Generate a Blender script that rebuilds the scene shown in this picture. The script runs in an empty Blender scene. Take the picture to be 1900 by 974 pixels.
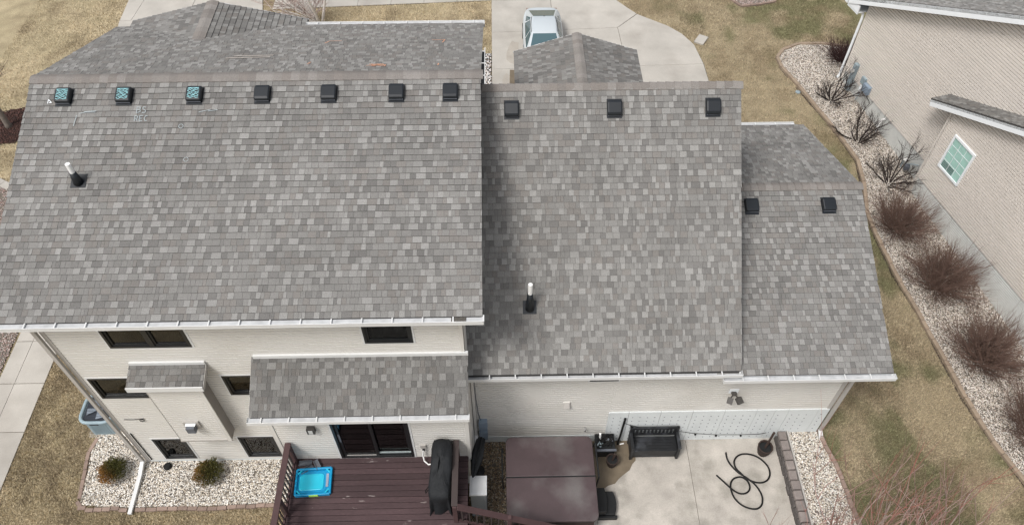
import bpy, math, random
import numpy as np
from mathutils import Matrix, Vector
R = math.radians
sc = bpy.context.scene
col = sc.collection

# ------------------------------------------------------------------ camera, sky, sun, exposure
PITCH, YAW = R(50.9), R(1.1)
fw = Vector((math.sin(YAW)*math.cos(PITCH), math.cos(YAW)*math.cos(PITCH), -math.sin(PITCH)))
rt = Vector((math.cos(YAW), -math.sin(YAW), 0)); up = rt.cross(fw)
cam = bpy.data.cameras.new('camera'); camo = bpy.data.objects.new('camera', cam); col.objects.link(camo)
m3 = Matrix((rt, up, -fw)).transposed()
camo.matrix_world = Matrix.Translation((0, 0, 20)) @ m3.to_4x4()
cam.sensor_width = 36; cam.lens = 36*1441.6/1900; cam.clip_start = .1; cam.clip_end = 3000
sc.camera = camo
SUN_EL, SUN_AZ = 58, 226          # azimuth the light comes from, degrees clockwise from +Y
w = bpy.data.worlds.new('World'); sc.world = w; w.use_nodes = True
nt = w.node_tree; bg = nt.nodes['Background']
sky = nt.nodes.new('ShaderNodeTexSky'); sky.sky_type = 'NISHITA'; sky.sun_disc = False
sky.sun_elevation = R(SUN_EL); sky.sun_rotation = R(SUN_AZ); sky.air_density = 1.0; sky.dust_density = 4.0; sky.ozone_density = 1.0
hsv = nt.nodes.new('ShaderNodeHueSaturation'); hsv.inputs['Saturation'].default_value = .28
nt.links.new(sky.outputs[0], hsv.inputs['Color']); nt.links.new(hsv.outputs[0], bg.inputs[0]); bg.inputs[1].default_value = .115
sun = bpy.data.lights.new('sun', 'SUN'); sun.energy = 1.45; sun.angle = R(14); sun.color = (1, .965, .92)
suno = bpy.data.objects.new('sun', sun); col.objects.link(suno); suno.location = (-10, -10, 40)
sd = Vector((math.sin(R(SUN_AZ))*math.cos(R(SUN_EL)), math.cos(R(SUN_AZ))*math.cos(R(SUN_EL)), math.sin(R(SUN_EL))))
suno.rotation_euler = (sd).to_track_quat('Z', 'Y').to_euler()
sc.view_settings.view_transform = 'Standard'; sc.view_settings.look = 'None'; sc.view_settings.gamma = 1
sc.view_settings.use_curve_mapping = False; sc.view_settings.exposure = 0.5
sc.cycles.use_denoising = True; sc.cycles.denoiser = 'OPENIMAGEDENOISE'; sc.cycles.denoising_input_passes = 'RGB_ALBEDO_NORMAL'; sc.cycles.denoising_prefilter = 'ACCURATE'; sc.cycles.use_adaptive_sampling = False; sc.cycles.filter_width = 1.45; sc.cycles.max_bounces = 6; sc.cycles.sample_clamp_indirect = 6

# ------------------------------------------------------------------ materials
MATS = {}
def mat(name, c=(.5, .5, .5), rough=.85, var=.12, scale=3., fine=.0, fscale=120., bump=0., bscale=None, metal=0., spec=.3, rnd=0., attr=False, c2=None, c2scale=1., c2lo=.45, c2hi=.6, stretch=None):
    if name in MATS: return MATS[name]
    m = bpy.data.materials.new(name); m.use_nodes = True; t = m.node_tree; N = t.nodes; Lk = t.links
    b = N['Principled BSDF']; b.inputs['Roughness'].default_value = rough; b.inputs['Metallic'].default_value = metal
    b.inputs['Specular IOR Level'].default_value = spec
    g = N.new('ShaderNodeNewGeometry'); pos = g.outputs['Position']
    if stretch:
        mp = N.new('ShaderNodeMapping'); mp.inputs['Scale'].default_value = stretch; Lk.new(pos, mp.inputs[0]); pos = mp.outputs[0]
    def noise(s, d=3):
        n = N.new('ShaderNodeTexNoise'); n.inputs['Scale'].default_value = s; n.inputs['Detail'].default_value = d; Lk.new(pos, n.inputs['Vector']); return n.outputs['Fac']
    def mixc(f, a, bb, mode='MIX', fv=None):
        x = N.new('ShaderNodeMix'); x.data_type = 'RGBA'; x.blend_type = mode
        if f is None: x.inputs[0].default_value = fv
        else: Lk.new(f, x.inputs[0])
        for i, v in ((6, a), (7, bb)):
            if isinstance(v, tuple): x.inputs[i].default_value = (*v, 1)
            else: Lk.new(v, x.inputs[i])
        return x.outputs[2]
    def ramp(f, lo, hi, a, bb):
        r = N.new('ShaderNodeMapRange'); r.inputs[1].default_value = lo; r.inputs[2].default_value = hi; r.inputs[3].default_value = a; r.inputs[4].default_value = bb; Lk.new(f, r.inputs[0]); return r.outputs[0]
    def scalec(colr, f):
        x = N.new('ShaderNodeVectorMath'); x.operation = 'SCALE'
        if isinstance(colr, tuple): x.inputs[0].default_value = colr
        else: Lk.new(colr, x.inputs[0])
        Lk.new(f, x.inputs['Scale']); return x.outputs[0]
    cur = c
    if attr:
        a = N.new('ShaderNodeAttribute'); a.attribute_name = 'tone'; cur = a.outputs['Color']
    if c2: cur = mixc(ramp(noise(c2scale, 4), c2lo, c2hi, 0, 1), cur, c2)
    if var: cur = scalec(cur, ramp(noise(scale), .25, .75, 1-var, 1+var))
    if fine: cur = scalec(cur, ramp(noise(fscale, 2), .25, .75, 1-fine, 1+fine))
    if rnd:
        o = N.new('ShaderNodeObjectInfo'); cur = scalec(cur, ramp(o.outputs['Random'], 0, 1, 1-rnd, 1+rnd))
    if isinstance(cur, tuple): b.inputs['Base Color'].default_value = (*cur, 1)
    else: Lk.new(cur, b.inputs['Base Color'])
    if bump:
        bn = N.new('ShaderNodeBump'); bn.inputs['Strength'].default_value = bump; bn.inputs['Distance'].default_value = .02
        Lk.new(noise(bscale or fscale, 3), bn.inputs['Height']); Lk.new(bn.outputs[0], b.inputs['Normal'])
    MATS[name] = m; return m
mat('shingle', attr=True, rough=.95, var=.09, scale=.7, fine=.26, fscale=70, bump=.25, spec=.1)
mat('felt', (.07, .068, .066), var=.1)
mat('siding', (.64, .625, .59), rough=.55, var=.05, scale=.7, c2=(.575, .555, .515), c2scale=.5, c2lo=.5, c2hi=.75)
mat('trimwhite', (.66, .665, .66), rough=.5, var=.05, scale=2)
mat('trimgrey', (.42, .40, .375), rough=.5, var=.05, scale=2)
mat('sidingshade', (.24, .22, .20), rough=.6, var=.06)  # siding colour darkened to stand in for shade on the chase side
mat('gutterin', (.52, .53, .54), rough=.5, var=.18, scale=5)
mat('leafmuck', (.10, .092, .082), var=.4, scale=20)
mat('soffit', (.55, .54, .52), var=.03)
mat('blackframe', (.010, .011, .012), rough=.4, var=.1, spec=.5)
mat('interior', (.03, .03, .028), var=.5, scale=6)
mat('curtain', (.33, .38, .38), var=.15, scale=20)
mat('rug', (.16, .165, .14), var=.1)
mat('ventblack', (.008, .011, .015), rough=.42, var=.1, spec=.5)
mat('pvc', (.85, .85, .84), rough=.4, var=.03)
mat('foundation', (.63, .66, .66), rough=.8, var=.06, scale=2, fine=.07, fscale=40, bump=.3, bscale=25)
mat('concrete', (.44, .415, .375), rough=.9, var=.12, scale=.8, fine=.08, fscale=45, c2=(.35, .325, .29), c2scale=.6, c2lo=.5, c2hi=.72, rnd=.05)
mat('patio_concrete', (.43, .40, .36), rough=.9, var=.20, scale=1.6, fine=.10, fscale=35, c2=(.32, .30, .265), c2scale=1.9, c2lo=.46, c2hi=.66, rnd=.03)
mat('wetconcrete', (.165, .132, .092), rough=.55, var=.16, scale=4, fine=.06, fscale=60, spec=.4)
mat('joint', (.16, .145, .12), var=.1)
mat('deckwood', (.064, .040, .042), rough=.7, var=.20, scale=3, fine=.18, fscale=50, stretch=(.25, 1, 1), rnd=.20, c2=(.26, .22, .21), c2scale=11, c2lo=.665, c2hi=.72)
mat('railwood', (.076, .044, .044), rough=.65, var=.12, scale=4, fine=.08, fscale=50)
mat('raildark', (.055, .042, .040), rough=.6, var=.12, scale=4)
mat('tubvinyl', (.076, .055, .058), rough=.5, var=.18, scale=1.6, c2=(.135, .122, .12), c2scale=.9, c2lo=.5, c2hi=.72, fine=.05, fscale=40)
mat('tubcab', (.05, .032, .032), rough=.6)
mat('blackplastic', (.011, .012, .013), rough=.5, var=.2, scale=9, spec=.4)
mat('benchblack', (.014, .015, .017), rough=.5, var=.3, scale=7, spec=.4, c2=(.05, .054, .062), c2scale=3, c2lo=.5, c2hi=.7)
mat('covercloth', (.012, .0135, .0155), rough=.7, var=.3, scale=4, bump=.9, bscale=9)
mat('rubber', (.007, .007, .007), rough=.6)
mat('barrelbrown', (.045, .03, .025), rough=.7, var=.2)
mat('soil', (.05, .035, .028), var=.3, scale=20)
mat('trayblue', (.0, .27, .52), rough=.35, var=.06, spec=.5)
mat('traycyan', (.02, .50, .68), rough=.3, var=.06, spec=.5)
mat('traylabel', (.30, .33, .40)); mat('lime', (.35, .65, .12))
mat('greymetal', (.12, .13, .15), rough=.5, var=.15)
mat('coolerwhite', (.82, .83, .83), rough=.5, var=.06, scale=5); mat('coolergrey', (.34, .37, .40), rough=.5, var=.06)
mat('acblue', (.27, .35, .39), rough=.5, var=.08, scale=4); mat('acdark', (.03, .035, .045), rough=.5); mat('acfan', (.20, .23, .27), rough=.5, var=.2, scale=14)
mat('utilblue', (.24, .30, .37), rough=.5, var=.07)
mat('utilgrey', (.27, .33, .36), rough=.5, var=.07)
mat('brick', (.27, .20, .165), rough=.9, var=.15, scale=6, fine=.12, fscale=60, rnd=.16, bump=.2)
mat('tanedge', (.30, .235, .175), rough=.9, var=.12, scale=5, fine=.1, fscale=60, rnd=.08)
mat('block', (.235, .205, .19), rough=.95, var=.15, scale=7, fine=.15, fscale=60, rnd=.12, bump=.3)
mat('blockface', (.10, .09, .085), rough=.95, var=.3, scale=15, bump=.6, bscale=30)
mat('stone', attr=True, rough=.85, var=.06, fine=.08, fscale=150)
mat('grit', (.16, .14, .115), var=.3, scale=30); mat('mulch', (.055, .028, .022), var=.4, scale=25, bump=.8, bscale=30)
mat('ground', attr=True, rough=1., var=.16, scale=2.2, fine=.38, fscale=38, bump=.9, bscale=45, spec=.05)
mat('blade', attr=True, rough=.9, var=.0, spec=.1)
mat('nsiding', (.64, .595, .545), rough=.6, var=.04, scale=.6, rnd=.03)
mat('nfound', (.56, .57, .55), rough=.9, var=.08, scale=3, fine=.08, fscale=40, bump=.4, bscale=20)
mat('fasciawhite', (.80, .83, .85), rough=.4, var=.03)
mat('nglass', (.36, .57, .51), rough=.3, var=.12, scale=5, spec=.15)
mat('twig', attr=True, rough=.9, var=.15, scale=12)
mat('leafy', attr=True, rough=.8, var=.1)
mat('bark', (.17, .145, .125), rough=.95, var=.25, scale=12, bump=.5, bscale=40)
mat('carpaint', (.57, .62, .65), rough=.25, var=.0, spec=.6, metal=.15)
mat('carglass', (.06, .115, .135), rough=.06, var=.0, spec=.8)
mat('cardark', (.02, .021, .022), rough=.4)
mat('chrome', (.7, .7, .72), rough=.15, metal=1, var=0)
mat('tyre', (.02, .02, .02), rough=.8)
mat('chalkteal', (.32, .62, .66), rough=.9, var=.25, scale=60); mat('chalkpale', (.36, .40, .41), rough=.95, var=.2, scale=60)
mat('chalkorange', (.66, .36, .24), rough=.9, var=.3, scale=40); mat('scuff', (.40, .365, .33), rough=.95, var=.2, scale=20)
mat('lampglass', (.6, .6, .58), rough=.2)
mat('lampbronze', (.07, .065, .06), rough=.5)
# thin glass: lets the dark room show through and mirrors the sky
g = bpy.data.materials.new('glass'); g.use_nodes = True; t = g.node_tree; t.nodes.clear()
o = t.nodes.new('ShaderNodeOutputMaterial'); mx = t.nodes.new('ShaderNodeMixShader'); tr = t.nodes.new('ShaderNodeBsdfTransparent'); gl = t.nodes.new('ShaderNodeBsdfGlossy'); fr = t.nodes.new('ShaderNodeFresnel')
tr.inputs[0].default_value = (.55, .6, .6, 1); gl.inputs['Roughness'].default_value = .03; fr.inputs[0].default_value = 1.5
t.links.new(fr.outputs[0], mx.inputs[0]); t.links.new(tr.outputs[0], mx.inputs[1]); t.links.new(gl.outputs[0], mx.inputs[2]); t.links.new(mx.outputs[0], o.inputs[0])
MATS['glass'] = g

# ------------------------------------------------------------------ mesh helpers
class MB:
    def __init__(s): s.v = []; s.f = []; s.mi = []; s.tone = []
    def add(s, vs, fs, mi=0, tone=None):
        k = len(s.v); s.v.extend(vs)
        for f in fs: s.f.append(tuple(i+k for i in f)); s.mi.append(mi); s.tone.append(tone)
        return s
    def box(s, c, d, rot=None, mi=0, tone=None):
        x, y, z = d[0]/2, d[1]/2, d[2]/2
        vs = [(-x,-y,-z),(x,-y,-z),(x,y,-z),(-x,y,-z),(-x,-y,z),(x,-y,z),(x,y,z),(-x,y,z)]
        if rot is not None: vs = [tuple(rot @ Vector(v)) for v in vs]
        vs = [(v[0]+c[0], v[1]+c[1], v[2]+c[2]) for v in vs]
        return s.add(vs, [(3,2,1,0),(4,5,6,7),(0,1,5,4),(1,2,6,5),(2,3,7,6),(3,0,4,7)], mi, tone)
    def bb(s, x0, x1, y0, y1, z0, z1, mi=0): return s.box(((x0+x1)/2,(y0+y1)/2,(z0+z1)/2), (x1-x0, y1-y0, z1-z0), None, mi)
    def bar(s, a, b, w, h, upv=(0,0,1), mi=0):
        a = Vector(a); b = Vector(b); d = (b-a); L = d.length; d.normalize(); u = Vector(upv); sd_ = d.cross(u)
        if sd_.length < 1e-4: sd_ = d.cross(Vector((1,0,0)))
        sd_.normalize(); u = sd_.cross(d)
        rot = Matrix((d, -sd_, u)).transposed()
        return s.box((a+b)/2, (L, w, h), rot, mi)
    def tube(s, pts, rs, n=8, mi=0, cap=True, tone=None):
        pts = [Vector(p) for p in pts]
        if not hasattr(rs, '__len__'): rs = [rs]*len(pts)
        vs = []; prev = None
        for i, p in enumerate(pts):
            d = (pts[min(i+1, len(pts)-1)] - pts[max(i-1, 0)])
            if d.length < 1e-9: d = Vector((0,0,1))
            d.normalize()
            ref = prev if prev is not None else (Vector((1,0,0)) if abs(d.x) < .9 else Vector((0,1,0)))
            e1 = (ref - d*ref.dot(d))
            if e1.length < 1e-5: e1 = d.orthogonal()
            e1.normalize(); prev = e1; e2 = d.cross(e1)
            for k in range(n):
                a = 2*math.pi*k/n; q = p + (e1*math.cos(a)+e2*math.sin(a))*rs[i]; vs.append(tuple(q))
        fs = []
        for i in range(len(pts)-1):
            for k in range(n):
                fs.append((i*n+k, i*n+(k+1) % n, (i+1)*n+(k+1) % n, (i+1)*n+k))
        if cap and n > 2: fs.append(tuple(range(n-1, -1, -1))); fs.append(tuple((len(pts)-1)*n+k for k in range(n)))
        return s.add(vs, fs, mi, tone)
    def lathe(s, c, prof, n=16, mi=0):
        vs = []; fs = []
        for r, z in prof:
            for k in range(n): a = 2*math.pi*k/n; vs.append((c[0]+r*math.cos(a), c[1]+r*math.sin(a), c[2]+z))
        for i in range(len(prof)-1):
            for k in range(n): fs.append((i*n+k, i*n+(k+1) % n, (i+1)*n+(k+1) % n, (i+1)*n+k))
        fs.append(tuple(range(n-1, -1, -1))); fs.append(tuple((len(prof)-1)*n+k for k in range(n)))
        return s.add(vs, fs, mi)
    def prism(s, poly, z0, z1, mi=0):          # polygon in XY extruded in z
        n = len(poly); vs = [(x, y, z0) for x, y in poly]+[(x, y, z1) for x, y in poly]
        a = sum(poly[i][0]*poly[(i+1) % n][1]-poly[(i+1) % n][0]*poly[i][1] for i in range(n))
        fs = [tuple(range(n-1, -1, -1)), tuple(range(n, 2*n))]+[(i, (i+1) % n, n+(i+1) % n, n+i) for i in range(n)]
        if a < 0: fs = [f[::-1] for f in fs]
        return s.add(vs, fs, mi)
    def xprism(s, poly, x0, x1, mi=0):         # polygon in YZ extruded in x
        n = len(poly); vs = [(x0, y, z) for y, z in poly]+[(x1, y, z) for y, z in poly]
        return s.add(vs, [tuple(range(n-1, -1, -1)), tuple(range(n, 2*n))]+[(i, (i+1) % n, n+(i+1) % n, n+i) for i in range(n)], mi)
    def mesh(s, name, mats):
        me = bpy.data.meshes.new(name); me.from_pydata([tuple(v) for v in s.v], [], s.f)
        for m in (mats if isinstance(mats, (list, tuple)) else [mats]): me.materials.append(MATS[m])
        if any(s.mi): me.polygons.foreach_set('material_index', s.mi)
        if any(t is not None for t in s.tone):
            at = me.attributes.new('tone', 'FLOAT_COLOR', 'FACE')
            at.data.foreach_set('color', [c for t in s.tone for c in ((*t, 1) if t else (.5, .5, .5, 1))])
        me.update(); return me
    def build(s, name, mats, parent=None, **kw):
        return link(name, s.mesh(name, mats), parent, **kw)
def link(name, me, parent=None, mw=None, label=None, cat=None, group=None, kind=None, bevel=0, smooth=False, fixn=False):
    ob = bpy.data.objects.new(name, me); col.objects.link(ob)
    if parent is not None:
        ob.parent = parent; ob.matrix_parent_inverse = PINV.get(parent, Matrix.Identity(4))
    if mw is not None: ob.matrix_world = mw if parent is None else ob.matrix_world; ob.matrix_basis = mw
    if label: ob['label'] = label
    if cat: ob['category'] = cat
    if group: ob['group'] = group
    if kind: ob['kind'] = kind
    if bevel:
        b = ob.modifiers.new('bevel', 'BEVEL'); b.width = bevel; b.segments = 2; b.limit_method = 'ANGLE'
    if smooth and me: me.polygons.foreach_set('use_smooth', [True]*len(me.polygons))
    return ob
PINV = {}
def thing(name, loc, label, cat, group=None):
    e = link(name, None, label=label, cat=cat, group=group); e.location = loc; e.empty_display_size = .3
    PINV[e] = Matrix.Translation(-Vector(loc)); return e
rng = random.Random(7); nr = np.random.default_rng(7)

def sm(t): t = np.clip(t, 0, 1); return t*t*(3-2*t)
def height(x, y):
    x = np.asarray(x, float); y = np.asarray(y, float)
    z = -0.085*np.clip(25.6-y, 0, 17)*sm((x-9.6)/4.)
    cut = (x > -1.1) & (x < 7.8) & (y > 2.0) & (y < 10.1)
    return np.where(cut, -.45, z)
def vnoise(x, y, s, seed=0):
    x = np.asarray(x)*s; y = np.asarray(y)*s; xi = np.floor(x).astype(np.int64); yi = np.floor(y).astype(np.int64); fx = sm(x-xi); fy = sm(y-yi)
    def hsh(a, b):
        n = (a*374761393 + b*668265263 + seed*1442695040) & 0x7fffffff
        n = ((n ^ (n >> 13))*1274126177) & 0x7fffffff
        return ((n ^ (n >> 16)) & 0xffff)/65535.
    return (hsh(xi, yi)*(1-fx)+hsh(xi+1, yi)*fx)*(1-fy)+(hsh(xi, yi+1)*(1-fx)+hsh(xi+1, yi+1)*fx)*fy
def inpoly(x, y, P):
    ins = np.zeros(np.shape(x), bool); n = len(P)
    for i in range(n):
        x1, y1 = P[i]; x2, y2 = P[(i+1) % n]
        c = ((y1 > y) != (y2 > y)) & (x < (x2-x1)*(y-y1)/((y2-y1) if y2 != y1 else 1e-9)+x1)
        ins ^= c
    return ins
def grasscol(x, y):
    gN = .45*vnoise(x, y, .30, 1)+.33*vnoise(x, y, .8, 2)+.22*vnoise(x, y, 2.1, 3)
    gr = sm((gN-.44)/.16)
    # the side lawn by the garage is still greener than the front lawn
    side = sm((np.asarray(x)-3.)/6.)
    k = np.clip(gr*(.14+.62*side), 0, 1)
    d = vnoise(x, y, .45, 5)*.3+vnoise(x, y, 1.3, 8)*.35+vnoise(x, y, 3.6, 6)*.35
    straw = np.array([.485, .405, .278]); green = np.array([.152, .156, .078]); dark = np.array([.25, .198, .130])
    sd2 = side[:, None]; c = (straw[None]*(1-.24*sd2))*(1-k[:, None])+green[None]*k[:, None]
    dd = sm((d-.46)/.26)[:, None]*.62
    return c*(1-dd)+dark[None]*dd

# ------------------------------------------------------------------ outlines on the ground
BED_EDGE = [(15.4, 27.72), (14.56, 27.84), (13.73, 28.01), (12.79, 27.99), (12.05, 27.62), (11.67, 27.06), (11.72, 26.4), (12.37, 24.49), (12.93, 22.87), (13.44, 21.21), (13.37, 20.15), (13.08, 18.63), (13.14, 17.68), (13.34, 16.1), (13.62, 14.62), (13.87, 13.22), (14.15, 11.55), (14.47, 10.16), (14.96, 8.94), (15.3, 7.61), (15.6, 6.2)]
TH = R(14); N0 = Vector((13.96, 25.6, 0)); NA = Vector((math.sin(TH), -math.cos(TH), 0)); NN = Vector((-math.cos(TH), -math.sin(TH), 0)); BO = .43
def NW(u, z, off=0): return N0 + NA*u + NN*off + Vector((0, 0, z))
def xy(v): return (v.x, v.y)
BED_N = BED_EDGE + [xy(NW(19.6, 0, BO)), xy(NW(5.9, 0, BO)), xy(NW(5.9, 0, 0)), xy(NW(0, 0, 0)), (15.6, 26.0)]
BED_L = [(-11.42, 10.75), (-11.45, 9.9), (-11.33, 8.95), (-11.25, 8.2), (-10.4, 8.12), (-8.2, 8.1), (-6.9, 8.14), (-5.0, 8.2), (-5.0, 9.4), (-9.8, 9.4), (-9.8, 10.75)]
BED_R = [(7.9, 9.95), (7.9, 5.5), (9.25, 5.5), (9.08, 7.4), (8.95, 8.8), (8.72, 9.95)]
BED_T = [(10.3, 33.2), (10.55, 31.6), (10.95, 30.95), (11.8, 31.05), (12.6, 31.3), (13.3, 33.2)]
BED_P = [(-18.6, 20.2), (-16.5, 20.3), (-14.95, 18.6), (-14.95, 11.6), (-16.2, 11.4), (-18.2, 13.5)]
MULCH = [(-18.95+1.35*math.cos(a*.4+.2)*(1+.12*math.sin(a*1.7)), 23.35+1.05*math.sin(a*.4+.2)*(1+.1*math.cos(a*2.3))) for a in range(16)]
DRIVE = [(-.33, 17.5), (8.2, 17.5), (8.55, 25.2), (8.55, 26.7), (8.35, 28.1), (7.95, 28.9), (7.42, 29.5), (6.6, 30.1), (6.15, 30.45), (5.75, 31.0), (5.3, 31.65), (4.9, 33.4), (4.9, 36), (-.33, 36)]
WALK_SIDE = [(-14.9, 4), (-13.52, 4), (-13.52, 14.6), (-14.9, 14.6)]
WALK_FRONT = [(-16.2, 18.9), (-9.2, 18.9), (-9.2, 27.0), (-10.6, 31.0), (-11.5, 36), (-17.0, 36), (-16.88, 32.0), (-16.8, 30.3), (-16.55, 28.0), (-16.4, 24)]
SIDEWALK = [(-10.2, 31.1), (-8, 31.22), (-.36, 31.62), (-.36, 36), (-10.2, 36)]
STRIP = [(-.92, 17.5), (-.36, 17.5), (-.36, 27.6), (-.92, 27.6)]
HOUSE = [(-9.77, 9.4), (8.72, 9.4), (8.72, 17.9), (4.3, 17.9), (-.9, 17.9), (-9.77, 17.9)]
NEIGH = [xy(NW(0, 0)), xy(NW(20, 0)), xy(NW(20, 0, -12)), xy(NW(0, 0, -12))]
PATIO = [(-1.1, 3.), (7.8, 3.), (7.8, 9.95), (-1.1, 9.95)]
NOGRASS = [BED_N, BED_L, BED_R, BED_T, BED_P, MULCH, DRIVE, WALK_SIDE, WALK_FRONT, SIDEWALK, STRIP, HOUSE, NEIGH, PATIO]

# ------------------------------------------------------------------ ground sheet
xs = np.concatenate([[-1500, -500, -150, -60], np.arange(-32, 32.01, .25), [60, 150, 500, 1500]])
ys = np.concatenate([[-1500, -500, -150, -40], np.arange(-6, 40.01, .25), [60, 150, 500, 1500]])
GX, GY = np.meshgrid(xs, ys); nx, ny = len(xs), len(ys); gx = GX.ravel(); gy = GY.ravel()
gz = height(gx, gy) + (vnoise(gx, gy, .8, 9)-.5)*.03
verts = np.stack([gx, gy, gz], 1)
i0 = (np.arange(ny-1)[:, None]*nx+np.arange(nx-1)[None]).ravel(); faces = np.stack([i0, i0+1, i0+nx+1, i0+nx], 1)
def npmesh(name, verts, faces, mats, tone=None, dom='POINT'):
    me = bpy.data.meshes.new(name); nv, nf, k = len(verts), len(faces), faces.shape[1]
    me.vertices.add(nv); me.vertices.foreach_set('co', verts.astype(np.float32).ravel())
    me.loops.add(nf*k); me.loops.foreach_set('vertex_index', faces.astype(np.int32).ravel())
    me.polygons.add(nf); me.polygons.foreach_set('loop_start', np.arange(nf, dtype=np.int32)*k)
    me.update(calc_edges=True)
    for m in (mats if isinstance(mats, (list, tuple)) else [mats]): me.materials.append(MATS[m])
    if tone is not None:
        at = me.attributes.new('tone', 'FLOAT_COLOR', dom); at.data.foreach_set('color', np.concatenate([tone, np.ones((len(tone), 1))], 1).astype(np.float32).ravel())
    me.validate(); return me
link('ground', npmesh('ground', verts, faces, 'ground', grasscol(gx, gy)*np.array([.86, .86, .83])), kind='structure', smooth=True)

# short dormant grass: one stuff object
def scatter(n, x0, x1, y0, y1, excl, incl=None):
    x = nr.uniform(x0, x1, n); y = nr.uniform(y0, y1, n); ok = np.ones(n, bool)
    for P in excl: ok &= ~inpoly(x, y, P)
    if incl: ok &= inpoly(x, y, incl)
    return x[ok], y[ok]
parts = [scatter(170000, 8.5, 15, 5.5, 18, NOGRASS), scatter(110000, 8, 16, 18, 33, NOGRASS), scatter(90000, -13.6, -9.7, 7.2, 14, NOGRASS), scatter(30000, -11.3, -4.8, 7.0, 8.3, NOGRASS), scatter(140000, -21, -9, 14, 34, NOGRASS), scatter(45000, -10, -.3, 27, 32, NOGRASS), scatter(22000, 4.8, 9, 28, 34, NOGRASS)]
bx_ = np.concatenate([p[0] for p in parts]); by_ = np.concatenate([p[1] for p in parts]); nb = len(bx_)
bz_ = height(bx_, by_); hh = nr.uniform(.03, .085, nb); an = nr.uniform(0, 2*np.pi, nb); ln = nr.uniform(.02, .07, nb); la = nr.uniform(0, 2*np.pi, nb); wd = nr.uniform(.006, .014, nb)
bv = np.zeros((nb*3, 3)); bv[0::3] = np.stack([bx_-np.cos(an)*wd, by_-np.sin(an)*wd, bz_-.005], 1); bv[1::3] = np.stack([bx_+np.cos(an)*wd, by_+np.sin(an)*wd, bz_-.005], 1)
bv[2::3] = np.stack([bx_+np.cos(la)*ln, by_+np.sin(la)*ln, bz_+hh], 1)
bc = grasscol(bx_, by_)*nr.uniform(.55, 1.75, (nb, 1))
link('grass', npmesh('grass', bv, np.arange(nb*3).reshape(-1, 3), 'blade', bc, 'FACE'), kind='stuff', label='short dormant straw coloured lawn grass with green patches', cat='grass')

# ------------------------------------------------------------------ gravel beds
STONE_W = [((.70, .65, .58), 4.5), ((.80, .78, .74), 3.5), ((.55, .48, .39), 3), ((.42, .36, .29), 1.5), ((.28, .25, .22), 1.0), ((.12, .11, .10), 1.0)]
STONE_B = [((.30, .22, .14), 4), ((.42, .34, .24), 2.5), ((.20, .15, .10), 3), ((.52, .46, .38), 1.4), ((.08, .07, .06), 2)]
STONE_P = [((.52, .40, .36), 4), ((.62, .55, .52), 3), ((.38, .26, .23), 3), ((.22, .18, .17), 1.5)]
STONE_D = [((.72, .70, .68), 4), ((.04, .04, .04), 3), ((.45, .36, .30), 1.5)]
STONE_N = [((.66, .60, .53), 4.2), ((.78, .74, .69), 3.2), ((.50, .43, .36), 3), ((.34, .29, .24), 1.6), ((.13, .11, .10), 1.2)]
MULCHC = [((.07, .035, .028), 4), ((.11, .055, .045), 2), ((.035, .02, .018), 3)]
def gravel(name, poly, dens, pal, zf, label, base='grit', rad=(.014, .029), step=.35, flat=.6):
    P = np.array(poly); x0, y0 = P.min(0); x1, y1 = P.max(0); n = int((x1-x0)*(y1-y0)*dens)
    x, y = scatter(n, x0, x1, y0, y1, [], poly); n = len(x); z = zf(x, y)
    r = nr.uniform(rad[0], rad[1], n)
    dirs = np.array([(1,0,0),(0,1,0),(-1,0,0),(0,-1,0),(0,0,1),(0,0,-1)], float)
    v = dirs[None]*r[:, None, None]*nr.uniform(.6, 1.25, (n, 6, 1)); v[:, :, 2] *= flat
    a = nr.uniform(0, 6.28, n); ca, sa = np.cos(a)[:, None], np.sin(a)[:, None]
    vx = v[:, :, 0]*ca-v[:, :, 1]*sa; vy = v[:, :, 0]*sa+v[:, :, 1]*ca
    V = np.stack([vx+x[:, None], vy+y[:, None], v[:, :, 2]+(z+r*.3)[:, None]], 2).reshape(-1, 3)
    F = np.array([(0,1,4),(1,2,4),(2,3,4),(3,0,4),(1,0,5),(2,1,5),(3,2,5),(0,3,5)]); F = (F[None]+np.arange(n)[:, None, None]*6).reshape(-1, 3)
    pc = np.array([p[0] for p in pal]); pw = np.array([p[1] for p in pal]); ch = nr.choice(len(pal), n, p=pw/pw.sum())
    c = np.repeat(pc[ch]*nr.uniform(.8, 1.2, (n, 1)), 8, 0)
    # bed floor as small triangles following the ground
    gx0 = np.arange(x0, x1+step, step); gy0 = np.arange(y0, y1+step, step); A, B = np.meshgrid((gx0[:-1]+gx0[1:])/2, (gy0[:-1]+gy0[1:])/2)
    ok = inpoly(A.ravel(), B.ravel(), poly); A = A.ravel()[ok]; B = B.ravel()[ok]; h2 = step/2
    q = np.stack([np.stack([A-h2, B-h2], 1), np.stack([A+h2, B-h2], 1), np.stack([A+h2, B+h2], 1), np.stack([A-h2, B+h2], 1)], 1).reshape(-1, 2)
    qz = zf(q[:, 0], q[:, 1])-.004; k = len(V); m = len(A)
    V = np.concatenate([V, np.stack([q[:, 0], q[:, 1], qz], 1)])
    i = np.arange(m)*4+k; F2 = np.concatenate([np.stack([i, i+1, i+2], 1), np.stack([i, i+2, i+3], 1)])
    me = npmesh(name, V, np.concatenate([F, F2]), ['stone', base], np.concatenate([c, np.full((2*m, 3), .12)]), 'FACE')
    mi = np.zeros(len(me.polygons), np.int32); mi[len(F):] = 1; me.polygons.foreach_set('material_index', mi)
    link(name, me, kind='stuff', label=label, cat='gravel')
flatz = lambda c: (lambda x, y: np.full(np.shape(x), c))
gravel('gravel', BED_L, 2300, STONE_W, flatz(.045), 'white and cream river gravel below the two storey wall', step=.12)
gravel('gravel', BED_R, 2300, STONE_W, flatz(.10), 'cream gravel strip between block retaining wall and lawn', step=.12)
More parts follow.
